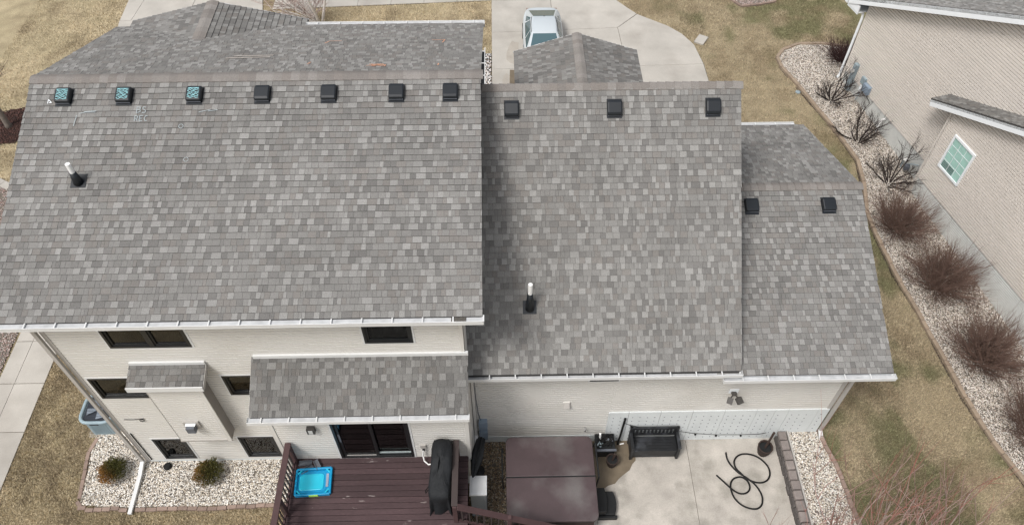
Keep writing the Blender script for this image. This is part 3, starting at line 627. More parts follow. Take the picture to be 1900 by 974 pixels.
# quatrefoil curtain seen through the door
cu = MB()
for iz in range(7):
    for ix in range(7):
        cx_ = x0+.22+ix*.235+(.1175 if iz % 2 else 0); cz_ = z0+.2+iz*.235
        if cx_ > x1-.12 or cz_ > z1-.12: continue
        pts = [(cx_+.11*math.cos(a*math.pi/8)*(1+.16*math.cos(a*math.pi/2)), YB+.30, cz_+.11*math.sin(a*math.pi/8)*(1+.16*math.cos(a*math.pi/2))) for a in range(17)]
        cu.tube(pts, .006, 3, cap=False)
cu.build('curtain_pattern', 'rug', pd)
# middle / garage back wall
YM = 9.95
mw = [(2.14, 2.86, 3.03, 3.72), (5.25, 5.75, 3.12, 3.8)]
siding(-.86, 2.80, YM, .10, 3.93, mw, label='beige siding behind the hot tub')
siding(2.80, 8.70, YM, 1.40, 3.93, mw, label='beige siding above the white foundation')
MB().bb(-.86, 2.80, YM-.03, YM+.2, -.45, .10).build('foundation', 'foundation', house)
for i, (a, b) in enumerate(zip((2.80, 3.32, 4.18, 5.04, 5.9, 6.76, 7.25, 7.62, 8.42), (3.32, 4.18, 5.04, 5.9, 6.76, 7.25, 7.62, 8.42, 8.71))):
    f_ = MB().bb(a+.005, b-.005, YM-.05, YM+.2, -.45, 1.40).build('foundation_panel', 'foundation', house)
    tie = MB()
    for ix in range(int((b-a)/.2)):
        for iz in range(7): tie.box((a+.12+ix*.2, YM-.051, -.08+iz*.2+rng.uniform(-.01, .01)), (.026, .008, .026))
    if tie.f: tie.build('form_ties', 'greymetal', f_, kind='stuff')
MB().bb(2.8, 8.69, YM-.035, YM+.1, -.45, 1.38).build('foundation', 'joint', house)
window(*mw[0], YM, 'small window under the middle gutter', sill=False); window(*mw[1], YM, 'small window under the garage gutter end', sill=False)
trim(8.62, 8.73, YM-.03, YM+.03, 1.40, 3.93, 'trimgrey'); trim(2.775, 2.805, YM-.06, YM-.02, -.2, 1.40, 'foundation')
# downspouts
def spout(pts, label, m='trimgrey', w_=.085, d_=.065):
    b = MB()
    for i in range(len(pts)-1):
        b.bar(pts[i], pts[i+1], w_, d_, upv=(0, -1, 0) if abs(pts[i+1][2]-pts[i][2]) > .5 else (0, 0, 1))
    return b.build('downspout', m, house, label=label)
spout([(-9.86, 9.33, 7.05), (-9.86, 9.33, .18)], 'grey downspout on the corner above the gravel bed')
spout([(-9.86, 9.36, .22), (-9.86, 9.0, .13)], 'white elbow under the corner downspout', 'trimwhite', .1, .08)
spout([(-9.86, 9.06, .12), (-9.84, 7.9, .10)], 'white drain pipe lying across the gravel bed', 'trimwhite', .10, .075)
spout([(8.79, 9.88, 3.9), (8.79, 9.88, .2)], 'grey downspout on the garage corner'); spout([(8.79, 9.90, .24), (8.79, 9.68, .12)], 'white elbow at the garage corner', 'trimwhite', .095, .075)
spout([(-.80, 9.86, 3.95), (-.80, 9.86, .3)], 'beige downspout in the corner by the utility boxes', 'siding', .07, .06)
MB().tube([(-.80, 9.86, .35), (-.80, 9.80, .28), (-.78, 9.55, .24)], .055, 10).build('drain_elbow', 'pvc', house, label='white drain elbow next to the furled umbrella')

# roof vents and plumbing pipes
def frame_on(O, es):
    ex = Vector((1, 0, 0)); es = Vector(es).normalized(); en = ex.cross(es); return Matrix.Translation(O) @ Matrix((ex, es, en)).transposed().to_4x4()
fl_m = MB().bb(-.175, .175, -.07, .375, .012, .024).mesh('flange', 'ventblack')
hm = MB()      # hood: closed box with rounded low end and raised back
prof = [(.0, .05), (-.02, .085), (.0, .125), (.05, .15), (.28, .15), (.34, .125), (.355, .03), (.0, .03)]
a_, b_ = -.165, .165; n_ = len(prof); ins = [(y+.012 if y < .17 else y-.012, z-.012 if z > .06 else z) for y, z in prof]
vs = [(a_, y, z) for y, z in ins]+[(a_+.025, y, z) for y, z in prof]+[(b_-.025, y, z) for y, z in prof]+[(b_, y, z) for y, z in ins]
fs = [tuple(range(n_-1, -1, -1)), tuple(range(3*n_, 4*n_))]
for k in range(3):
    for i in range(n_): fs.append((k*n_+i, k*n_+(i+1) % n_, (k+1)*n_+(i+1) % n_, (k+1)*n_+i))
hm.add(vs, fs); hood_m = hm.mesh('hood', 'ventblack'); skirt_m = MB().bb(-.14, .14, .02, .33, .02, .05).mesh('skirt', 'ventblack')
lip_m = MB().bb(-.15, .15, -.026, -.012, .045, .060).mesh('lip', 'greymetal')
def chalkstroke(m, pts, wd=.014):
    for a, b in zip(pts[:-1], pts[1:]):
        a = Vector(a); b = Vector(b); d = (b-a); n = Vector((-d.y, d.x, 0)).normalized()*wd; e = d.normalized()*wd*.4
        m.add([tuple(a-n-e), tuple(b-n+e), tuple(b+n+e), tuple(a+n-e)], [(0, 1, 2, 3)])
def vent(O, es, label, scribble=0):
    Mx = frame_on(O, es); v = link('roof_vent', fl_m, house, label=label); v.matrix_basis = Mx
    link('hood', hood_m, v, bevel=.008); link('skirt', skirt_m, v); link('lip', lip_m, v)
    if scribble:
        rg = random.Random(scribble); c = MB()
        for k in range(7):
            y = .045+k*.034; ph = rg.uniform(0, 6); pts = [(-.12+.024*j, y+.016*math.sin(j*1.1+ph)+rg.uniform(-.006, .006), .156) for j in range(11)]; chalkstroke(c, pts, .0055)
        c.bb(-.12, .12, .272, .284, .1505, .156)
        c.build('chalk_scribble', 'chalkteal', v)
esM = (0, Yr-Ye, Zr-Ze); esD = (0, Y2r-Y2e, Z2r-Z2e); esG = (0, Y3r-Y3e, Z3r-Z3e)
def onM(x, y): return (x, y, Ze+(y-Ye)*(Zr-Ze)/(Yr-Ye))
def onD(x, y): return (x, y, Z2e+(y-Y2e)*(Z2r-Z2e)/(Y2r-Y2e))
def onG(x, y): return (x, y, Z3e+(y-Y3e)*(Z3r-Z3e)/(Y3r-Y3e))
ordn = ['chalked vent nearest the gable end of the main roof', 'chalked vent above the chalk letters', 'last of the chalk scribbled roof vents', 'plain black roof vent next to the last chalked one', 'plain black vent midway along the main ridge', 'plain black vent second from the roof step', 'plain black vent next to the roof step on the main roof']
for i, x in enumerate((-9.59, -8.27, -6.73, -5.24, -3.78, -2.29, -1.10)): vent(onM(x, 13.66), esM, ordn[i], scribble=11+i if i < 3 else 0)
for x, lb in ((.26, 'black vent on the middle roof beside the main roof step'), (2.65, 'black vent at the centre of the middle ridge'), (4.95, 'black vent at the garage end of the middle roof')): vent(onD(x, 14.02), esD, lb)
for x, lb in ((6.36, 'black vent on the garage roof against the step'), (8.33, 'black vent on the garage roof near its gable')): vent(onG(x, 13.34), esG, lb)
def plumb(O, es, label, hb, hp):
    Mx = frame_on(O, es); v = link('vent_pipe', MB().bb(-.16, .16, -.07, .25, .014, .024).mesh('flashing', 'ventblack'), house, label=label); v.matrix_basis = Mx
    q = Vector(O)
    # boot and pipe stand plumb
    B = MB(); nrm = Mx.to_3x3() @ Vector((0, 0, 1)); base = Mx @ Vector((0, .05, .02))
    bt = MB().tube([base, base+Vector((0, .0, hb*.5)), base+Vector((0, 0, hb))], [.105, .09, .062], 14); inv = Mx.inverted(); bt.v = [tuple(inv @ Vector(p)) for p in bt.v]; bt.build('boot', 'ventblack', v, smooth=True)
    pp = MB().tube([base+Vector((0, 0, hb*.6)), base+Vector((0, 0, hb+hp))], .052, 14); pp.v = [tuple(inv @ Vector(p)) for p in pp.v]; pp.build('pipe', 'pvc', v)
plumb(onM(-8.96, 11.83), esM, 'white plumbing pipe in a black boot on the main roof', .30, .24)
plumb(onD(.62, 10.62), esD, 'white plumbing pipe in a tall black boot on the middle roof', .60, .34)
# chalk marks left by a roof inspector
def chalk(name, strokes, fr, m, wd, label):
    c = MB()
    for s in strokes: chalkstroke(c, [(x, y, .031) for x, y in s], wd)
    ob = c.build(name, m, house, label=label); ob.matrix_basis = fr
frm = frame_on(onM(-7.86, 13.38), esM)
GL = {'B': [[(0, 0), (0, 1)], [(0, 1), (.5, .9), (.45, .55), (0, .5)], [(.45, .52), (.55, .2), (0, 0)]], 'S': [[(.5, .9), (.1, 1), (.05, .65), (.5, .4), (.45, .05), (0, .05)]],
      'R': [[(0, 0), (0, 1), (.5, .85), (.4, .5), (0, .48)], [(.2, .5), (.5, 0)]], 'E': [[(.5, 1), (0, 1), (0, 0), (.5, 0)], [(0, .5), (.4, .5)]], 'C': [[(.5, .9), (.2, 1), (0, .5), (.2, 0), (.5, .1)]]}
st = []
for txt, x, y, s in (('BS', -.10, .04, .15), ('REC', -.12, -.16, .13)):
    for k, chh in enumerate(txt): st += [[(x+k*s*.8+p[0]*s, y+p[1]*s) for p in l] for l in GL[chh]]
chalk('chalk_letters', st, frm, 'chalkpale', .008, 'pale blue chalk letters BS REC on the shingles')
chalk('chalk_mark', [[(0, 0), (.12, .03), (.34, .03)], [(.1, .04), (.36, .06)]], frame_on(onM(-9.2, 13.42), esM), 'chalkpale', .007, 'faint chalk line below the first roof vent')
chalk('chalk_mark', [[(0, 0), (-.03, -.26)]], frame_on(onM(-9.25, 13.38), esM), 'chalkpale', .008, 'short upright chalk line on the main roof')
chalk('chalk_mark', [[(0, 0), (0, .10), (.08, .02), (.03, .02)]], frame_on(onM(-9.93, 13.66), esM), 'fasciawhite', .008, 'white chalk arrow near the gable end')
chalk('chalk_mark', [[(0, 0), (.25, .06)], [(.2, .02), (.4, .05)]], frame_on(onM(-6.6, 13.42), esM), 'chalkpale', .007, 'faint slanting chalk line below the third vent')
chalk('chalk_mark', [[(.05*math.cos(a*.7), .05*math.sin(a*.7)) for a in range(10)]], frame_on(onM(-6.95, 13.1), esM), 'chalkpale', .006, 'small chalk circle under the third vent')
chalk('chalk_mark', [[(.05*math.cos(a*.7), .05*math.sin(a*.7)) for a in range(10)]], frame_on(onM(-6.75, 12.35), esM), 'chalkpale', .006, 'small chalk circle lower on the main roof')
tf = (Zf-Zr)/(Yf-Yr)
def onF(x, y): return (x, y, Zr+(y-Yr)*tf)
def frF(x, y): return frame_on(onF(x, y), (0, Yr-Yf, Zr-Zf)) if False else Matrix.Translation(onF(x, y)) @ Matrix((Vector((1, 0, 0)), Vector((0, Yf-Yr, Zf-Zr)).normalized(), Vector((1, 0, 0)).cross(Vector((0, Yf-Yr, Zf-Zr)).normalized()))).transposed().to_4x4()
rg = random.Random(5)
chalk('chalk_mark', [[(rg.uniform(-.22, .1), rg.uniform(-.1, .1)), (rg.uniform(-.1, .25), rg.uniform(-.1, .1)), (rg.uniform(-.1, .25), rg.uniform(-.1, .1))] for _ in range(7)], frF(-2.85, 14.82), 'chalkorange', .012, 'orange chalk scribble just beyond the main ridge')
chalk('chalk_mark', [[(-.2, 0), (.12, 0), (.07, -.25)]], frF(-1.5, 16.85), 'chalkorange', .012, 'orange chalk corner mark on the front slope by the rake')
chalk('chalk_mark', [[(.3, 0), (0, 0), (-.08, -.2)]], frF(-4.3, 16.85), 'chalkorange', .012, 'orange chalk corner mark on the front slope by the cross gable')
chalk('chalk_mark', [[(0, 0), (.05, .15)]], frF(-4.45, 14.97), 'chalkorange', .012, 'short orange dash beyond the ridge')
chalk('chalk_mark', [[(0, 0), (.01, .14)]], frF(-1.42, 14.78), 'chalkorange', .012, 'short orange dash near the rake beyond the ridge')
chalk('scuff_mark', [[(-.5, 0), (.5, .05)], [(-.35, .16), (.55, .2)]], frF(-5.98, 15.5), 'scuff', .035, 'long pale scuff on the front slope')

# wall fixtures
def fixture(name, m, mt, label): return m.build(name, mt, house, label=label)
for z_, lb in ((.93, 'upper blue grey utility box in the wall corner'), (.36, 'lower blue grey utility box in the wall corner')):
    u = fixture('utility_box', MB().bb(-.70, -.48, YM-.14, YM-.016, z_-.21, z_+.21), 'utilblue', lb); MB().bb(-.71, -.47, YM-.15, YM-.139, z_-.02, z_+.22).build('lid', 'utilblue', u)
fixture('conduit', MB().tube([(-.60, YM-.06, .6), (-.60, YM-.06, .74)], .02, 8), 'utilgrey', 'short conduit joining the utility boxes')
fixture('cable', MB().tube([(-.76, 9.82, 3.9), (-.74, 9.85, 2.4), (-.70, 9.88, 1.5), (-.66, 9.9, 1.14)], .012, 6), 'greymetal', 'thin cable running down the inside corner')
h_ = fixture('dryer_hood', MB().bb(1.52, 1.70, YM-.05, YM-.016, 1.83, 1.99), 'siding', 'beige exhaust hood on the wall above the hot tub'); MB().add([(1.53, YM-.14, 1.85), (1.69, YM-.14, 1.85), (1.69, YM-.051, 1.98), (1.53, YM-.051, 1.98), (1.53, YM-.051, 1.85), (1.69, YM-.051, 1.85)], [(0, 1, 2, 3), (0, 3, 4), (1, 5, 2)]).build('flap', 'trimgrey', h_)
s_ = fixture('security_light', MB().lathe((5.9, YM-.07, 2.38), [(.07, -.02), (.08, 0), (.07, .02)], 12), 'lampbronze', 'twin headed security floodlight on the garage wall')
MB().bb(5.78, 6.02, YM-.03, YM-.014, 2.30, 2.50).build('plate', 'fasciawhite', s_)
for sx in (-1, 1):
    rot = Matrix.Rotation(R(25*sx), 3, 'Z') @ Matrix.Rotation(R(30), 3, 'X')
    MB().box((5.9+sx*.12, YM-.24, 2.30), (.14, .17, .12), rot).build('lamp_head', 'lampbronze', s_); MB().tube([(5.9, YM-.08, 2.37), (5.9+sx*.1, YM-.18, 2.33)], .02, 6).build('arm', 'lampbronze', s_)
s_ = fixture('porch_light', MB().bb(-4.64, -4.46, YB-.13, YB-.016, 3.28, 3.50), 'lampbronze', 'small square porch light under the lean to gutter'); MB().bb(-4.60, -4.50, YB-.12, YB-.02, 3.27, 3.279).build('lens', 'lampglass', s_); MB().bb(-4.60, -4.50, YB-.135, YB-.131, 3.31, 3.47).build('lens', 'lampglass', s_)
s_ = fixture('outlet', MB().bb(-2.08, -1.95, YB-.06, YB-.014, 2.30, 2.45), 'trimgrey', 'covered outdoor outlet beside the covered grill'); MB().bb(-2.04, -1.98, YB-.09, YB-.06, 2.22, 2.30).build('plug', 'rubber', s_)
fixture('gas_hose', MB().tube([(-2.02, YB-.08, 2.25), (-2.05, YB-.1, 2.0), (-2.02, YB-.18, 1.85), (-1.92, YB-.25, 1.80), (-1.80, YB-.24, 1.82), (-1.7, YB-.22, 1.84)], .02, 8), 'pvc', 'white hose looping from the wall outlet to the deck')
fixture('cable', MB().tube([(-9.5, YW-.03, 2.49), (-9.3, YW-.03, 2.48), (-9.1, YW-.03, 2.50), (-9.0, YW-.03, 2.52)]+[(-9.07+.055*math.cos(a*.7+1.5), YW-.035, 2.44+.06*math.sin(a*.7+1.5)) for a in range(10)], .009, 6), 'rubber', 'thin black cable with a loop on the siding')
fixture('conduit', MB().tube([(-9.63, YW-.03, 1.74), (-9.63, YW-.03, .2)], .014, 6), 'rubber', 'thin black conduit near the wall corner')
fixture('drain_cap', MB().lathe((-9.2, 9.22, .05), [(.11, 0), (.11, .06), (.07, .10)], 10), 'rubber', 'black drain cap at the foot of the basement window')
fixture('faucet', MB().tube([(2.2, YM-.02, .55), (2.2, YM-.10, .55), (2.2, YM-.10, .46)], .018, 8), 'chrome', 'garden tap on the wall behind the hot tub')

# ------------------------------------------------------------------ deck
deck = thing('deck', (-3.2, 7.5, 0), 'raised dark brown plank deck with railings behind the patio door', 'deck')
y = 8.585; k = 0
while y > 4.6:
    seg = rng.choice(((-5.33, -.93),))
    MB().bb(-5.33+rng.uniform(-.006, .006), -.93+rng.uniform(-.006, .006), y-.137, y, DZ-.038+rng.uniform(-.002, .002), DZ+rng.uniform(-.003, .003)).build('deck_board', 'deckwood', deck, bevel=.004); y -= .147; k += 1
MB().bb(-5.30, -.97, 4.6, 8.57, DZ-.30, DZ-.048).build('joists', 'raildark', deck)
for px_ in (-5.2, -3.1, -1.05):
    for py_ in (4.8, 7.6): MB().bb(px_-.07, px_+.07, py_-.07, py_+.07, -.4, DZ-.30).build('post', 'railwood', deck)
def railing(a, b, z0a, z0b, n, label, mtop='railwood'):
    """top rail, bottom rail and balusters from a to b; z0 is the foot height at each end"""
    a = Vector(a); b = Vector(b); H_ = .95
    A = Vector((a.x, a.y, z0a)); B = Vector((b.x, b.y, z0b)); d = (B-A).normalized()
    r = MB().bar(A+Vector((0, 0, H_-.02)), B+Vector((0, 0, H_-.02)), .145, .04).build('railing', mtop, deck, label=label, bevel=.004)
    MB().bar(A+Vector((0, 0, H_-.09)), B+Vector((0, 0, H_-.09)), .04, .09).build('upper_rail', 'railwood', r)
    MB().bar(A+Vector((0, 0, .12)), B+Vector((0, 0, .12)), .04, .09).build('lower_rail', 'railwood', r)
    me = None
    for i in range(n):
        t_ = (i+.5)/n; p = A.lerp(B, t_); MB().bb(p.x-.016, p.x+.016, p.y-.016, p.y+.016, p.z+.10, p.z+H_-.06).build('baluster', 'raildark', r)
    return r
railing((-5.25, 8.56), (-5.25, 4.7), DZ, DZ, 28, 'brown railing on the gravel bed side of the deck')
railing((-1.19, 8.56), (-1.19, 6.92), DZ, DZ, 12, 'weathered grey brown railing beside the covered grill', 'raildark')
for p_ in ((-5.25, 8.50), (-5.25, 7.15), (-1.19, 8.5), (-1.19, 6.93)):
    MB().bb(p_[0]-.05, p_[0]+.05, p_[1]-.05, p_[1]+.05, .0 if p_[1] < 8 else DZ-.3, DZ+.91).build('rail_post', 'railwood', deck)
railing((-1.12, 6.90), (1.75, 6.90), DZ, DZ-1.75, 17, 'sloping stair railing descending toward the patio')
MB().bb(.02, .12, 6.85, 6.95, -.4, 2.0).build('rail_post', 'railwood', deck)
for i in range(8):
    z_ = DZ-.2*(i+1)+.02; MB().bb(-.93+i*.3, -.60+i*.3, 5.0, 6.8, z_-.04, z_).build('stair_tread', 'deckwood', deck, bevel=.004)
for yy in (5.05, 6.78): MB().bar((-.93, yy, DZ-.16), (1.6, yy, -.10), .04, .24).build('stringer', 'raildark', deck)
# things on the deck
tray = thing('tray', (-4.72, 7.95, DZ), 'bright blue plastic tray lying on the deck', 'tray')
tr_rot = Matrix.Rotation(R(3), 3, 'Z')
def TL(m):
    m.v = [tuple(tr_rot @ Vector(p)+Vector((-4.72, 7.95, DZ))) for p in m.v]; return m
fl = MB(); W_, D_ = .84, .66
TL(MB().bb(-W_/2+.03, W_/2-.03, -D_/2+.03, D_/2-.03, .002, .03)).build('base', 'trayblue', tray)
rim = MB()
for a, b in ((( -W_/2, -D_/2), (W_/2, -D_/2)), ((W_/2, -D_/2), (W_/2, D_/2)), ((W_/2, D_/2), (-W_/2, D_/2)), ((-W_/2, D_/2), (-W_/2, -D_/2))):
    rim.bar((a[0], a[1], .05), (b[0], b[1], .05), .05, .10)
TL(rim).build('rim', 'trayblue', tray, bevel=.01)
def rrect(w_, d_, r_, cx_=0, cy_=0):
    P = []
    for sx, sy, a0 in ((1, 1, 0), (-1, 1, 90), (-1, -1, 180), (1, -1, 270)):
        for k in range(5): a = R(a0+k*22.5); P.append((cx_+sx*(w_/2-r_)+r_*math.cos(a), cy_+sy*(d_/2-r_)+r_*math.sin(a)))
    return P
TL(MB().prism(rrect(.60, .42, .08, -.05), .03, .055)).build('raised_panel', 'traycyan', tray, bevel=.015)
TL(MB().prism(rrect(.71, .53, .10, -.04), .028, .040)).build('step', 'trayblue', tray)
TL(MB().bb(.30, .36, -.14, .20, .03, .044)).build('label_strip', 'traylabel', tray); TL(MB().bb(-.08, .14, -.37, -.356, .02, .10)).build('sticker', 'lime', tray)
for sx in (-1, 1):
    for sy in (-1, 1): TL(MB().bar((sx*.30, sy*.305, .06), (sx*.395, sy*.21, .06), .03, .05)).build('corner_brace', 'traycyan', tray)
gp = [((-5.16, 8.44), (-4.84, 8.46), 'flat grey metal trough lying against the deck wall'), ((-5.08, 8.20), (-4.80, 8.38), 'narrow grey metal piece crossed under another on the deck'), ((-4.76, 8.51), (-4.62, 8.28), 'grey metal trough end leaning across the others')]
for i, (a, b, lb) in enumerate(gp):
    z_ = DZ+.005+(.05 if i == 2 else 0); t_ = thing('metal_trough', (a[0], a[1], DZ), lb, 'trough', 'metal troughs on the deck')
    MB().bar((*a, z_+.008), (*b, z_+.008), .11, .012).build('bottom', 'greymetal', t_)
    d = (Vector((b[0]-a[0], b[1]-a[1], 0))).normalized(); n = Vector((-d.y, d.x, 0))
    for s in (-1, 1): MB().bar(Vector((*a, z_+.03))+n*.055*s, Vector((*b, z_+.03))+n*.055*s, .012, .06).build('side', 'greymetal', t_)
# covered grill: a cloth cover lofted over the grill shape
grill = thing('covered_grill', (-1.55, 7.8, DZ), 'barbecue grill under a black fabric cover on the deck', 'grill')
gm = MB(); NS = 44; RJ = [(0, 1.0), (.18, .99), (.36, .965), (.54, .955), (.72, .96), (.86, .97), (.94, .92), (1., .80), (1.02, .55), (1.025, .25)]
for j, (zf_, sc_) in enumerate(RJ):
    for k in range(NS):
        a = 2*math.pi*k/NS; e = .32; cxs, sns = math.cos(a), math.sin(a)
        rx = abs(cxs)**e*(1 if cxs > 0 else -1); ry = abs(sns)**e*(1 if sns > 0 else -1)
        yy = ry*.70*sc_; hood = float(sm((yy+.28)/.30)); top = .84+.38*hood-.05*abs(rx)*hood
        low = max(0., 1-zf_/.9); near = 1-hood
        fold = 1+low*(.05+.07*near)*math.sin(a*11+.6*math.sin(3*a))+low*.04*math.sin(a*6+1.7)+.012*math.sin(a*17+j*1.9)
        gm.v.append((-1.56+.05*zf_*hood+rx*.26*sc_*fold*(1+.06*near), 7.82+yy*fold+.03*zf_, DZ+.01+zf_*top+.012*math.sin(j*2.3+k*1.7)*(0 if j == 0 else 1)))
for j in range(len(RJ)-1):
    for k in range(NS): gm.f.append((j*NS+k, j*NS+(k+1) % NS, (j+1)*NS+(k+1) % NS, (j+1)*NS+k)); gm.mi.append(0); gm.tone.append(None)
gm.f.append(tuple((len(RJ)-1)*NS+k for k in range(NS))); gm.mi.append(0); gm.tone.append(None)
gm.build('cover', 'covercloth', grill, smooth=True)
MB().tube([(-1.84, 7.45, DZ+.62), (-1.90, 7.42, DZ+.5), (-1.92, 7.52, DZ+.42), (-1.85, 7.58, DZ+.5)], .012, 6).build('strap', 'rubber', grill)
# furled umbrella on its stand between deck and wall
um = thing('umbrella', (-.72, 9.1, -.22), 'furled black patio umbrella leaning beside the deck railing', 'umbrella')
P0, P1 = Vector((-.62, 9.22, 1.45)), Vector((-.82, 8.05, 1.66))
d = (P1-P0); um_m = MB(); NSU = 14; prof = [(0, .05), (.04, .10), (.3, .125), (.55, .13), (.75, .09), (.93, .05), (1.0, .012)]
e1 = d.normalized().cross(Vector((0, 0, 1))).normalized(); e2 = e1.cross(d.normalized())
for t_, r_ in prof:
    for k in range(NSU):
        a = 2*math.pi*k/NSU; rr = r_*(1+.22*math.cos(a*7)); q = P0+d*t_+e1*math.cos(a)*rr+e2*math.sin(a)*rr; um_m.v.append(tuple(q))
for j in range(len(prof)-1):
    for k in range(NSU): um_m.f.append((j*NSU+k, j*NSU+(k+1) % NSU, (j+1)*NSU+(k+1) % NSU, (j+1)*NSU+k)); um_m.mi.append(0); um_m.tone.append(None)
um_m.build('canopy', 'covercloth', um)
MB().tube([(-.74, 9.05, -.22), (-.72, 9.12, 1.0), P0], .025, 8).build('pole', 'blackplastic', um); MB().tube([(-.73, 9.1, .9), (-.95, 8.62, 1.3), (-1.05, 8.55, 1.55)], .018, 6).build('strut', 'blackplastic', um)
MB().lathe((-.74, 9.05, -.24), [(.17, 0), (.17, .05), (.05, .10)], 14).build('base', 'blackplastic', um)
bx = thing('storage_box', (-.79, 8.1, -.22), 'tall white lidded plastic box standing on the brown gravel', 'box')
MB().bb(-.90, -.50, 7.80, 8.26, -.24, 1.16).build('body', 'coolergrey', bx, bevel=.015); MB().bb(-.92, -.48, 7.77, 8.29, 1.16, 1.23).build('lid', 'coolerwhite', bx, bevel=.015)
MB().bb(-.86, -.58, 7.84, 8.22, 1.23, 1.242).build('lid_panel', 'coolerwhite', bx, bevel=.005)

# ------------------------------------------------------------------ hot tub and patio furniture
tub = thing('hot_tub', (1.16, 8.35, zP), 'square hot tub with maroon vinyl cover folded in two halves', 'hot tub')
def rbox(x0, x1, y0, y1, r_): return rrect(x1-x0, y1-y0, r_, (x0+x1)/2, (y0+y1)/2)
MB().prism(rbox(.07, 2.26, 7.25, 9.45, .15), zP, .70).build('cabinet', 'tubcab', tub, bevel=.01)
MB().prism(rbox(.04, 2.29, 7.21, 9.48, .18), .70, .80).build('shell_rim', 'blackplastic', tub, bevel=.01)
def cover(y0, y1, front):
    m = MB(); N_ = 10; P = []
    top = []
    x0_, x1_ = .01, 2.32
    r_ = .16
    if front: outl = [(x0_, y1), (x0_, y0+r_)]+[(x0_+r_-r_*math.cos(R(a)), y0+r_-r_*math.sin(R(a))) for a in (22, 45, 67)]+[(x0_+r_, y0), (x1_-r_, y0)]+[(x1_-r_+r_*math.sin(R(a)), y0+r_-r_*math.cos(R(a))) for a in (22, 45, 67)]+[(x1_, y0+r_), (x1_, y1)]
    else: outl = [(x0_, y0), (x1_, y0), (x1_, y1-r_)]+[(x1_-r_+r_*math.cos(R(a)), y1-r_+r_*math.sin(R(a))) for a in (22, 45, 67)]+[(x1_-r_, y1), (x0_+r_, y1)]+[(x0_+r_-r_*math.sin(R(a)), y1-r_+r_*math.cos(R(a))) for a in (22, 45, 67)]+[(x0_, y1-r_)]
    m.prism(outl, .80, .90 if True else .9)
    # crowned towards the fold
    k = len(outl)
    for i in range(k, 2*k):
        x, y_, z_ = m.v[i]; m.v[i] = (x, y_, z_+ (.03 if (abs(y_-8.36) < .05) else 0))
    return m
cover(7.19, 8.345, True).build('cover_half', 'tubvinyl', tub, bevel=.02); cover(8.375, 9.50, False).build('cover_half', 'tubvinyl', tub, bevel=.02)
MB().bb(.0, 2.33, 8.335, 8.385, .80, .915).build('fold_strap', 'blackplastic', tub)
MB().tube([(-.06, 8.36, .2), (-.09, 8.38, .8), (-.09, 9.2, .84), (-.06, 9.3, .4)], .02, 8).build('cover_lifter', 'blackplastic', tub); MB().tube([(2.38, 8.34, .2), (2.42, 8.36, .84), (2.40, 9.3, .86), (2.36, 9.4, .4)], .022, 8).build('cover_lifter', 'blackplastic', tub)
for i in range(4): MB().bb(.12+i*.53, .62+i*.53, 7.235, 7.25, zP+.03, .68).build('cabinet_panel', 'tubcab', tub)
stp = thing('tub_step', (2.62, 8.0, zP), 'black plastic two tread step beside the hot tub', 'step')
def arc_tread(x0, x1, bulge, y0, y1, z0, z1):
    P = [(x0, y0), (x1-bulge, y0)]+[(x1-bulge*(2*t_-1)**2, y0+(y1-y0)*t_) for t_ in (.1, .3, .5, .7, .9)]+[(x1-bulge, y1), (x0, y1)]
    return MB().prism(P, z0, z1)
arc_tread(2.36, 2.66, .05, 7.70, 8.36, zP, .17).build('upper_tread', 'blackplastic', stp, bevel=.02); arc_tread(2.52, 2.93, .07, 7.70, 8.34, zP, -.03).build('lower_tread', 'blackplastic', stp, bevel=.02)
MB().bb(2.36, 2.92, 7.63, 7.70, zP, -.08).build('side_rail', 'blackplastic', stp, bevel=.01)
bench = thing('bench', (4.1, 9.5, zP), 'black slatted storage bench against the white foundation', 'bench')
B0, B1, byf, byb = 3.44, 4.78, 9.36, 9.86
for x in (B0+.03, B1-.03):
    MB().bb(x-.035, x+.035, byf-.04, byf+.04, zP, zP+.66).build('leg', 'benchblack', bench, bevel=.008); MB().bb(x-.035, x+.035, byb-.06, byb, zP, zP+.93).build('leg', 'benchblack', bench, bevel=.008)
    MB().bb(x-.045, x+.045, byf-.06, byb-.02, zP+.64, zP+.69).build('armrest', 'benchblack', bench, bevel=.01); MB().bb(x-.02, x+.02, byf+.04, byb-.06, zP+.08, zP+.64).build('side_panel', 'benchblack', bench)
for i in range(5): MB().bb(B0+.06, B1-.06, byf-.01+i*.09, byf+.075+i*.09, zP+.43, zP+.455).build('seat_slat', 'benchblack', bench, bevel=.005)
MB().bb(B0+.06, B1-.06, byf+.01, byf+.03, zP+.06, zP+.43).build('front_panel', 'benchblack', bench); MB().bb(B0+.06, B1-.06, byb-.09, byb-.07, zP+.06, zP+.43).build('rear_panel', 'benchblack', bench)
MB().bb(B0+.0, B1-.0, byb-.055, byb-.005, zP+.83, zP+.93).build('top_rail', 'benchblack', bench, bevel=.008); MB().bb(B0+.06, B1-.06, byb-.05, byb-.01, zP+.50, zP+.57).build('lower_rail', 'benchblack', bench)
for i in range(12):
    x = B0+.10+i*(B1-B0-.2)/11; MB().bb(x-.026, x+.026, byb-.045, byb-.015, zP+.57, zP+.83).build('back_slat', 'benchblack', bench)
for i in range(3): MB().bb(B0+.30+i*.34, B0+.36+i*.34, byb-.012, byb-.002, zP+.84, zP+.92).build('clip', 'blackplastic', bench)
